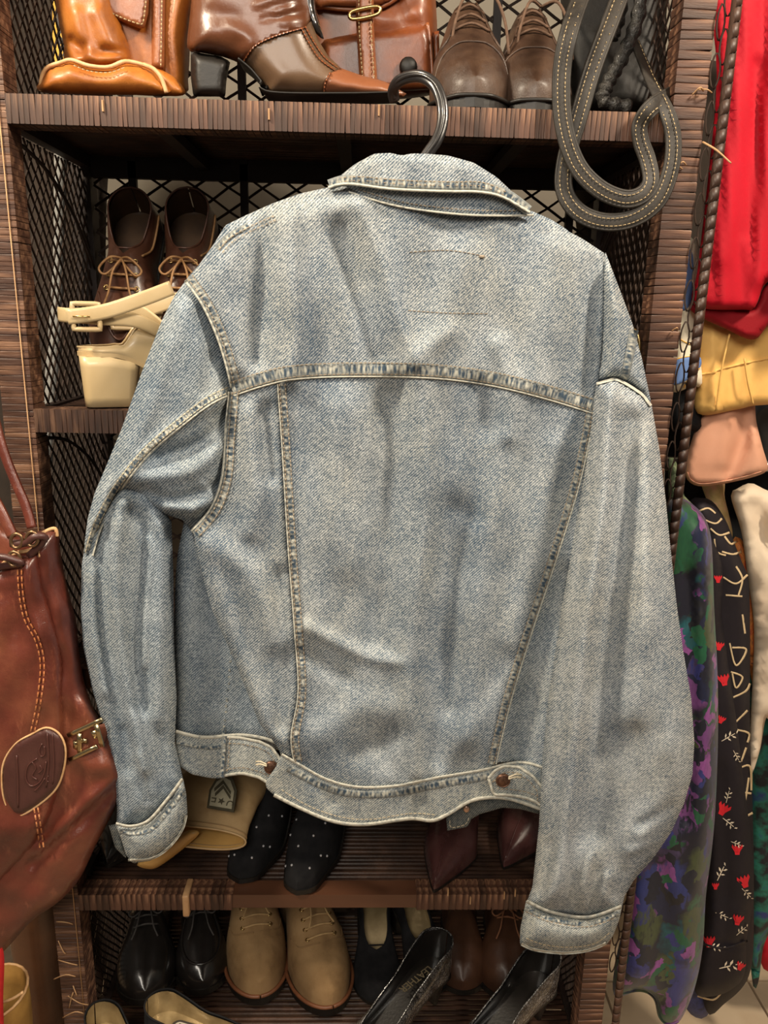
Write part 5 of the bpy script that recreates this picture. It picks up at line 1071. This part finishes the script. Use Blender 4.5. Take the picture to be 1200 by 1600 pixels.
# tall boots standing left of the shelf unit
ochre = leather('ochre_suede_mat', [(.26, .13, .025), (.40, .22, .05)], .85, 20, 500, False, coat=0); dkb = leather('dark_boot_leather_mat', [(.060, .022, .010), (.13, .05, .02)], .35, 14, 260, coat=.3)
def tallboot(name, lab, x, Y, m, g, zt, r, foot):
    c = P(x, 1520, Y); b = np.array([c[0], Y, 0.]); rr = thing(name, b, lab, 'boot', g); rings = []
    for k in np.linspace(0, 1, 14):
        z = .05+(zt-.05)*k; q = r*(.85+.25*k)*(1+.03*math.sin(k*23)); rings.append(b+np.array([(q*math.cos(a), q*1.15*math.sin(a), z) for a in np.linspace(0, 2*math.pi, 25)[:-1]]))
    inn = [b+(R-b)*np.array([.95, .95, 1]) for R in rings[::-1]]
    V, F = loft(rings+inn, False, False); obj('shaft', V, F, m, rr)
    V, F = tube(rings[-1], .002, 6, True); obj('top_binding', V, F, edge_m, rr)
    fr_ = [b+np.array([(r*.85*w_*math.cos(a)+foot*sh, -.02-.0-l, max(.012, .045+h_*math.sin(a))) for a in np.linspace(0, 2*math.pi, 21)[:-1]]) for w_, l, h_, sh in ((.5, -.07, .04, 0), (.95, -.05, .05, 0), (1, 0, .05, 0), (1, .06, .04, .01), (1.05, .11, .03, .012), (.9, .15, .024, .012), (.4, .17, .016, .012))]
    V, F = loft(fr_); obj('foot', V, F, m, rr)
    V, F = loft([R*[1, 1, 0]+[0, 0, z] for R, z in ((b+(fr_[3]-b)*1.0, 0), (b+(fr_[3]-b)*1.0, .012))]); s_ = None
    out = [b+np.array((math.cos(a)*r*.95+foot*.01, -.06+math.sin(a)*.13, 0)) for a in np.linspace(0, 2*math.pi, 25)[:-1]]
    V, F = loft([np.array(out), np.array(out)+[0, 0, .014]]); obj('sole', V, F, dsole, rr)
    return rr
tallboot('tall_boot', 'ochre suede tall boot on the floor left of the shelf unit, nearest the edge', -14, -.01, ochre, None, .52, .040, 0)
tallboot('tall_boot', 'dark brown leather tall boot on the floor against the left of the shelf unit', 66, .24, dkb, None, .58, .042, 0)
plane_tube('boot_band', [(-25, 1560), (0, 1566), (20, 1560), (36, 1550)], -.046, .002, edge_m, bpy.data.objects['tall_boot'])
o, _ = cloth('red_cloth', [(-30, 1480), (4, 1480), (5, 1560), (3, 1640), (-30, 1640)], -.06, mat('scarlet_cloth_mat', [(.45, .01, .012), (.60, .02, .02)], 20, .7), None, .006, .006, 6); tag(o, 'sliver of bright red cloth at the lower left edge', 'cloth')
# garments seen through the left lattice
def fold(f, a): return lambda q: a*np.sin(q[:, 0]*f)+a*.6*np.sin(q[:, 0]*f*1.7+q[:, 1]*.01)
wh = mat('white_cotton_mat', [(.24, .235, .22), (.30, .295, .28)], 20, .85, 300, .0004, .4); yel = mat('amber_cloth_mat', [(.55, .30, .04), (.70, .42, .08)], 20, .8)
r_ = thing('white_shirt', P(80, 730, .22), 'white shirt hanging behind the left lattice of the shelf unit', 'shirt'); cloth('fabric', [(86, 215), (104, 215), (102, 380), (96, 560), (84, 700), (80, 730), (62, 730), (66, 640), (82, 420)], .22, wh, r_, .01, .01, 8, fn=fold(.5, .002))
r_ = thing('amber_scarf', P(98, 120, .30), 'amber yellow cloth seen through the upper left lattice', 'cloth'); cloth('fabric', [(86, -60), (118, -60), (112, 60), (104, 135), (84, 120)], .27, yel, r_, .01, .01, 8, fn=fold(.4, .003))

dkc = mat('light_block_wool_mat', [(.018, .012, .008), (.035, .022, .014)], 20, .9, 400, .0005, .5)
r_ = thing('light_block_coat', P(20, 1250, .36), 'dark brown coat added behind the left lattice of the shelf unit to block light', 'coat'); cloth('fabric', [(-160, -60), (150, -60), (165, 400), (160, 1000), (168, 1300), (-60, 1400), (-160, 1300)], .36, dkc, r_, .03, .03, 30, fn=fold(.09, .005), step=14)  # invented coat, hung here to cut the light behind the lattice
r_ = thing('light_block_coat', P(1040, 760, .42), 'dark coat added behind the right lattice and the red blouse to block light', 'coat'); cloth('fabric', [(905, 130), (1180, 110), (1260, 300), (1260, 620), (1060, 700), (930, 640), (905, 400)], .40, dkc, r_, .03, .03, 30, fn=fold(.09, .005), step=14)  # second invented coat, darkens the view through the right lattice
# ---- right: garments on two rails
def fabric(name, c, rough=.8, sheen=0): return mat(name, c, 12, rough, 700, .0003, .4, sheen=sheen, spec=.25)
redm = fabric('red_fabric_mat', [(.42, .004, .014), (.50, .006, .020)], .7); red2 = fabric('dark_red_fabric_mat', [(.22, .003, .008), (.27, .004, .010)], .7)
ylw = fabric('golden_satin_mat', [(.76, .43, .12), (.86, .54, .18)], .5); pch = fabric('peach_cloth_mat', [(.60, .29, .18), (.68, .36, .24)], .7)
rail_m = mat('steel_rail_mat', [(.35, .34, .33), (.45, .44, .42)], 30, .3, metal=1)
def garment(name, lab, cat, out, Y, m, front=.03, back=.03, R=30, folds=(), fn=None, step=9, part='fabric', base=None, smooth=True):
    ys = max(y for _, y in out); xs = np.mean([x for x, _ in out]); rr = thing(name, base if base is not None else P(xs, ys, Y), lab, cat)
    o, H = cloth(part, out, Y, m, rr, front, back, R, folds, fn, step, smooth); return rr, o, H
rr, o, H = garment('red_blouse', 'bright red blouse hanging at the top right, sleeve ending in a darker turned cuff', 'blouse', [(1120, -120), (1330, -120), (1330, 480), (1240, 470), (1200, 440), (1180, 480), (1165, 484), (1085, 477), (1090, 420), (1106, 280), (1120, 120)], .085, redm, .018, .03, 13, [([(1150, 0), (1140, 200), (1125, 400)], 18, .005), ([(1185, 100), (1180, 300), (1168, 470)], 9, -.006), ([(1165, 380), (1180, 440)], 8, .003)], lambda q: .0035*np.sin(q[:, 0]*.13+q[:, 1]*.012)+.002*np.sin(q[:, 0]*.31-q[:, 1]*.02))
cloth('cuff', [(1084, 476), (1165, 484), (1182, 476), (1200, 440), (1250, 430), (1240, 470), (1200, 508), (1176, 531), (1130, 512), (1086, 491)], .10, red2, rr, .010, .02, 7, step=6)
rr, o, H = garment('yellow_blouse', 'golden yellow satin blouse below the red one, with a wide pleated cuff', 'blouse', [(1092, 495), (1150, 510), (1230, 470), (1330, 470), (1330, 590), (1260, 622), (1202, 632), (1176, 634), (1150, 640), (1090, 646), (1088, 590)], .14, ylw, .014, .012, 7, [([(1116, 500), (1114, 645)], 8, .004), ([(1140, 520), (1128, 580), (1118, 640)], 6, .006), ([(1132, 560), (1130, 640)], 6, -.005), ([(1182, 560), (1176, 630)], 7, -.004), ([(1170, 570), (1165, 635)], 6, .003)], fold(.08, .0012))
strip('cuff_seam', [(1092, 585), (1117, 582), (1122, 578), (1170, 566), (1200, 560), (1260, 545)], 4, lambda q: H(q)+.0004, ylw, rr)
plane_tube('pleat_edge', [(1140, 522), (1128, 575), (1119, 642)], [.108, .108, .116], .0014, ylw, rr); plane_tube('pleat_edge', [(1163, 560), (1169, 600), (1177, 632)], [.113, .113, .12], .0013, ylw, rr)
rr, o, H = garment('peach_blouse', 'peach pink sleeve with a rounded hem hanging below the yellow blouse', 'blouse', [(1100, 600), (1170, 600), (1182, 660), (1192, 700), (1200, 730), (1190, 741), (1150, 752), (1100, 760), (1078, 754), (1070, 738), (1073, 715), (1080, 690), (1092, 650)], .17, pch, .018, .014, 10, [([(1166, 620), (1162, 680), (1140, 740)], 12, -.013), ([(1140, 640), (1130, 720)], 14, .006), ([(1185, 680), (1180, 730)], 12, .004), ([(1115, 640), (1105, 720)], 16, .003)], None, 7)
strip('hem', [(1073, 738), (1080, 751), (1100, 757), (1150, 749), (1190, 738)], 4, lambda q: H(q), pch, rr, rise=.001)
# scarf-print sleeve
rr, o, H = garment('print_sleeve_blouse', 'white and blue print sleeve with gold outlines between the wicker edge and the yellow blouse', 'blouse', [(1056, 380), (1086, 380), (1086, 490), (1092, 545), (1097, 600), (1080, 604), (1048, 612), (1050, 560), (1056, 480)], .12, fabric('cream_print_mat', [(.76, .68, .52), (.84, .77, .62)]), .02, .02, 18)
panel('blue_band', [(1050, 566), (1070, 559), (1093, 557), (1095, 573), (1082, 580), (1073, 594), (1050, 600)], lambda q: H(q)+.0008, fabric('blue_print_mat', [(.13, .22, .46)]), rr, th=.001, step=4)
panel('blue_band', [(1060, 400), (1082, 395), (1080, 470), (1062, 480)], lambda q: H(q)+.0008, bpy.data.materials['blue_print_mat'], rr, th=.001, step=5)
gp = fabric('gold_print_mat', [(.70, .38, .06)])
for pl in ([(1052, 563), (1070, 558), (1092, 556)], [(1094, 576), (1083, 580), (1074, 596), (1068, 606)], [(1062, 530), (1080, 538), (1090, 530)]): strip('gold_line', pl, 2.2, H, gp, rr, rise=.001, pucker=0)
blf = fabric('black_cloth_mat', [(.008, .008, .009), (.014, .014, .016)])
garment('black_blouse', 'plain black sleeve hanging under the blue and white print sleeve', 'blouse', [(1060, 560), (1092, 560), (1094, 620), (1098, 668), (1082, 674), (1050, 664), (1050, 620)], .16, blf, .02, .02, 14)
garment('shade_fill_dress', 'long plain black garment added to fill in the shade behind the peach sleeve', 'dress', [(1050, 560), (1250, 560), (1250, 860), (1180, 900), (1100, 860), (1045, 800), (1040, 700)], .36, blf, .03, .02, 40, fn=fold(.09, .004))  # black cloth added to stand in for the shade in this gap
garment('grey_shirt', 'dark grey shirt at the right edge beside the peach sleeve', 'shirt', [(1190, 640), (1320, 620), (1320, 740), (1205, 740), (1186, 700)], .26, fabric('charcoal_cloth_mat', [(.045, .042, .04), (.06, .056, .052)]), .02, .02, 20)
# camouflage-like dark green print
cam_m = mat('green_print_mat', [(.015, .022, .014), (.10, .13, .06), (.26, .28, .17)], 70, .8)
garment('green_print_blouse', 'dark green leaf-print blouse just above the purple and green one', 'blouse', [(1046, 715), (1058, 725), (1066, 745), (1068, 772), (1084, 790), (1096, 815), (1085, 835), (1060, 800), (1045, 780)], .17, cam_m, .02, .03, 14)
# painterly purple-green blouse
m, t_, b_ = nt('painterly_print_mat'); v = coords(t_); nz = N(t_, 'ShaderNodeTexNoise'); nz.inputs['Scale'].default_value = 30; nz.inputs['Detail'].default_value = 3; t_.links.new(v, nz.inputs['Vector'])
wv_ = mix(t_, .05, mapping(t_, v, (1, 1, .62)), nz.outputs['Color'])
def vcell(scale, stops):
    vo = N(t_, 'ShaderNodeTexVoronoi'); vo.inputs['Scale'].default_value = scale; t_.links.new(wv_, vo.inputs['Vector']); s = N(t_, 'ShaderNodeSeparateColor'); t_.links.new(vo.outputs['Color'], s.inputs[0]); return ramp(t_, s.outputs[0], stops, 'CONSTANT'), s.outputs[1], vo.outputs['Distance']
cA, gA, dA = vcell(26, [(0, (.010, .014, .045)), (.12, (.013, .085, .035)), (.30, (.025, .035, .15)), (.46, (.055, .07, .028)), (.60, (.16, .05, .19)), (.72, (.010, .085, .10)), (.86, (.05, .035, .09))])
cB, gB, dB = vcell(52, [(0, (.008, .010, .022)), (.3, (.012, .10, .045)), (.5, (.03, .035, .18)), (.68, (.012, .012, .015)), (.84, (.26, .07, .27))])
st_ = noise(t_, mapping(t_, v, (1, 1, .25)), 240, 3)
cc = mix(t_, ramp(t_, mth(t_, 'ADD', gB, mth(t_, 'MULTIPLY', st_, .4)), [(.75, (0, 0, 0)), (.85, (1, 1, 1))]), cA, cB)
cc = mix(t_, mth(t_, 'MULTIPLY', ramp(t_, st_, [(.42, (0, 0, 0)), (.7, (1, 1, 1))]), .55), cc, mix(t_, .5, cc, (.004, .006, .012)))
cc = mix(t_, ramp(t_, dA, [(.62, (0, 0, 0)), (.85, (1, 1, 1))]), cc, (.010, .010, .02)); t_.links.new(cc, b_.inputs['Base Color']); b_.inputs['Roughness'].default_value = .5; b_.inputs['Sheen Weight'].default_value = .1; paint = m
rr, o, H = garment('painterly_blouse', 'silky blouse with a brushed purple, green and blue print beside the right sleeve', 'blouse', [(1040, 790), (1062, 778), (1085, 790), (1103, 812), (1112, 850), (1116, 950), (1121, 1050), (1122, 1150), (1118, 1260), (1112, 1330), (1103, 1400), (1098, 1480), (1085, 1545), (1062, 1596), (1040, 1602), (1028, 1585), (1022, 1560), (1000, 1548), (960, 1556), (962, 1500), (978, 1430), (985, 1350), (1010, 1250), (1030, 1150), (1036, 1000), (1036, 850)], .11, paint, .035, .03, 34,
 [([(1095, 830), (1105, 1000), (1100, 1200), (1085, 1400)], 14, .008), ([(1075, 900), (1082, 1100), (1070, 1280)], 14, -.008), ([(1050, 1300), (1062, 1400), (1075, 1500)], 14, .007), ([(1020, 1330), (1035, 1450), (1045, 1560)], 16, -.006), ([(990, 1400), (1000, 1540)], 14, .005), ([(1060, 1010), (1100, 960)], 9, .005)], fold(.07, .0015))
plane_tube('hem', [(962, 1555), (1000, 1548), (1022, 1560), (1030, 1588), (1042, 1600), (1060, 1596)], .10, .0018, paint, rr)
# black blouse with red flowers
bk2 = fabric('black_viscose_mat', [(.012, .009, .012), (.018, .014, .018)], .65); rp = fabric('red_flower_print_mat', [(.62, .02, .03)]); cp = fabric('cream_leaf_print_mat', [(.72, .62, .48)]); gpt = fabric('beige_brush_print_mat', [(.62, .47, .28)])
rr, o, H = garment('flower_blouse', 'black blouse printed with small red flowers and cream leaves, gathered cuff at the bottom', 'blouse', [(1100, 840), (1122, 862), (1130, 900), (1128, 960), (1136, 1020), (1150, 1120), (1162, 1220), (1172, 1300), (1178, 1380), (1172, 1440), (1166, 1470), (1166, 1500), (1160, 1530), (1140, 1548), (1118, 1556), (1090, 1556), (1086, 1530), (1098, 1460), (1104, 1380), (1100, 1200), (1090, 1000)], .17, bk2, .03, .02, 26,
 [([(1140, 1100), (1155, 1300), (1150, 1450)], 12, .005), ([(1125, 1200), (1130, 1400)], 12, -.005), ([(1105, 1470), (1165, 1478)], 4, -.004), ([(1120, 1420), (1122, 1465)], 4, .003), ([(1135, 1420), (1136, 1465)], 4, -.003), ([(1150, 1420), (1150, 1465)], 4, .003)])
def flower(x, y, s=1, r=0):
    rs_ = []; c, sn = math.cos(r), math.sin(r); T = lambda a, b: (x+s*(a*c-b*sn), y+s*(a*sn+b*c))
    for k in (-1, -.35, .35, 1): rs_.append([T(-1.5+k*2, 3), T(k*6-2, -4), T(k*7, -8), T(k*6+2, -4), T(1.5+k*2, 3)])
    return rs_+[[T(-4, 2), T(4, 2), T(3, 7), T(-3, 7)]]
def leafs(x, y, s=1, r=0):
    out = []; c, sn = math.cos(r), math.sin(r); T = lambda a, b: (x+s*(a*c-b*sn), y+s*(a*sn+b*c))
    out.append([T(-12, 1), T(0, -.8), T(12, -2), T(12, -1), T(0, .8), T(-12, 2)])
    for a, b, d in ((-5, -7, 4), (2, -8, 5), (-2, 7, 4), (6, 6, 5), (14, -5, 4)): out.append([T(a, 0), T(a+1, b*.6), T(a+d, b), T(a+d*.9, b*.5)])
    return out
reds = []; leaves = []
for x, y, s, r in ((1122, 905, .8, 0), (1124, 1010, .9, .2), (1131, 1063, 1.2, -.2), (1127, 1125, .8, .4), (1130, 1265, 1.3, .5), (1152, 1328, 1.1, 0), (1163, 1378, 1.3, -.3), (1153, 1438, 1.1, .2), (1108, 1472, 1.2, 0), (1157, 1510, .9, .4), (1118, 1385, .7, 0)): reds += flower(x, y, s, r)
for x, y, s, r in ((1138, 1152, 1, -.4), (1137, 1245, .8, -1.2), (1138, 1285, .9, .8), (1150, 1318, .7, .5), (1126, 1365, 1, -1), (1166, 1395, .8, .9), (1128, 1430, .9, .5), (1158, 1455, .8, -.6), (1138, 1510, 1.2, -.1), (1117, 1480, .9, .2), (1150, 1180, .7, 1.2)): leaves += leafs(x, y, s, r)
poly_print('printed_flowers', reds, H, rp, rr); poly_print('printed_leaves', leaves, H, cp, rr)
strip('cuff_seam', [(1098, 1474), (1130, 1482), (1168, 1470)], 4, H, bk2, rr, rise=.002)
# black garment with brushed beige lettering-like strokes
rr, o, H = garment('brush_print_blouse', 'black blouse with sweeping beige brush strokes, behind the red-flowered one', 'blouse', [(1078, 790), (1096, 778), (1115, 785), (1135, 815), (1148, 850), (1160, 880), (1170, 910), (1172, 1000), (1172, 1150), (1176, 1260), (1178, 1400), (1172, 1520), (1130, 1570), (1105, 1582), (1095, 1500), (1100, 1200), (1100, 900)], .21, bk2, .035, .02, 30, [([(1135, 850), (1150, 950), (1152, 1100)], 12, .006)])
rng2 = random.Random(3)
for pl in ([(1090, 800), (1106, 794), (1118, 802)], [(1100, 812), (1118, 818), (1128, 810)], [(1110, 826), (1124, 836), (1140, 832)], [(1116, 842), (1120, 862), (1134, 868)], [(1132, 838), (1142, 850), (1150, 846)], [(1128, 862), (1145, 866), (1158, 862)], [(1130, 902), (1150, 912), (1168, 898)], [(1150, 885), (1160, 905), (1154, 930)], [(1134, 930), (1160, 932)], [(1160, 960), (1164, 990)], [(1140, 1005), (1150, 1040), (1166, 1015), (1144, 1012)], [(1142, 1050), (1160, 1058), (1150, 1075), (1144, 1052)], [(1145, 1090), (1165, 1080), (1172, 1068)], [(1150, 1128), (1168, 1110)], [(1150, 1140), (1170, 1146), (1168, 1160)], [(1158, 1190), (1166, 1168)], [(1156, 1200), (1172, 1198), (1174, 1235)], [(1164, 1255), (1170, 1215)], [(1158, 1238), (1174, 1240)], [(1162, 1278), (1176, 1270)], [(1090, 1556), (1115, 1562), (1130, 1548)], [(1112, 1550), (1128, 1540), (1134, 1530)]):
    strip('brush_stroke', pl, 3.4, H, gpt, rr, rise=.0008, pucker=0)
garment('navy_blouse', 'dark navy printed hem low behind the flowered cuff', 'blouse', [(1070, 1500), (1110, 1500), (1150, 1510), (1162, 1530), (1155, 1545), (1112, 1555), (1110, 1580), (1095, 1592), (1075, 1580), (1066, 1550)], .24, mat('navy_print_mat', [(.01, .014, .05), (.03, .04, .16), (.01, .012, .03)], 60, .6), .02, .02, 16)
cre = fabric('cream_linen_mat', [(.66, .52, .38), (.76, .63, .48)], .8)
rr, o, H = garment('cream_shirt', 'cream white shirt with a long creased sleeve at the right edge', 'shirt', [(1142, 775), (1155, 762), (1175, 755), (1210, 770), (1330, 800), (1330, 1300), (1225, 1200), (1200, 1120), (1188, 1170), (1174, 1210), (1171, 1170), (1176, 1060), (1178, 980), (1168, 900), (1158, 830)], .23, cre, .03, .03, 18, [([(1160, 780), (1178, 850), (1190, 950), (1195, 1050)], 12, .008), ([(1180, 790), (1200, 860)], 9, -.008), ([(1175, 880), (1190, 900)], 6, .003), ([(1185, 950), (1200, 975)], 6, -.003), ([(1180, 1040), (1190, 1120)], 9, .005), ([(1168, 790), (1185, 900), (1192, 1050), (1185, 1160)], 6, -.010), ([(1205, 800), (1210, 1000)], 8, .008), ([(1176, 830), (1196, 845)], 4, -.004), ([(1172, 905), (1196, 930)], 4, -.004), ([(1180, 1000), (1200, 1010)], 4, -.004)], lambda q: .003*np.sin(q[:, 0]*.2+q[:, 1]*.03))
garment('tan_collar_shirt', 'mustard tan collar poking up under the peach sleeve hem', 'shirt', [(1095, 745), (1130, 745), (1132, 775), (1138, 800), (1145, 835), (1138, 850), (1125, 820), (1108, 790)], .235, mat('mustard_mat', [(.30, .20, .06), (.42, .29, .12), (.55, .30, .18)], 60, .7), .015, .015, 12)
garment('plaid_shirt', 'strip of red and orange patterned shirt between the black and the cream garments', 'shirt', [(1144, 845), (1158, 842), (1172, 870), (1180, 930), (1184, 1060), (1176, 1070), (1166, 1000), (1156, 900)], .255, mat('red_orange_print_mat', [(.30, .02, .012), (.55, .18, .03), (.05, .01, .01)], 110, .7, stretch=(1, 1, .4)), .02, .02, 12)
garment('teal_blouse', 'dark blouse with teal and blue patches at the right edge, below the cream sleeve', 'blouse', [(1150, 1040), (1200, 1020), (1330, 1020), (1330, 1300), (1230, 1420), (1196, 1470), (1186, 1530), (1178, 1545), (1172, 1500), (1165, 1400), (1168, 1200)], .30, mat('teal_print_mat', [(.006, .007, .010), (.010, .012, .016), (.015, .16, .11), (.02, .03, .16)], 28, .6), .03, .02, 26, fn=fold(.08, .003))
garment('scarlet_skirt', 'corner of a bright red skirt at the lower right edge', 'skirt', [(1186, 1462), (1212, 1450), (1290, 1450), (1290, 1530), (1205, 1520), (1188, 1500)], .36, redm, .02, .02, 14)
# rails the garments hang from, beside the shelf unit
for z, Y, nm, lab in ((1.93, .16, 'clothes_rail', 'upper steel clothes rail above the red blouse, out of view'), (1.24, .25, 'clothes_rail', 'lower steel clothes rail hidden behind the peach sleeve')):
    V, F = tube([(.46, Y, z), (.9, Y, z), (1.35, Y, z)], .011, 12); rl = obj(nm, V, F, rail_m); tag(rl, lab, 'rail')
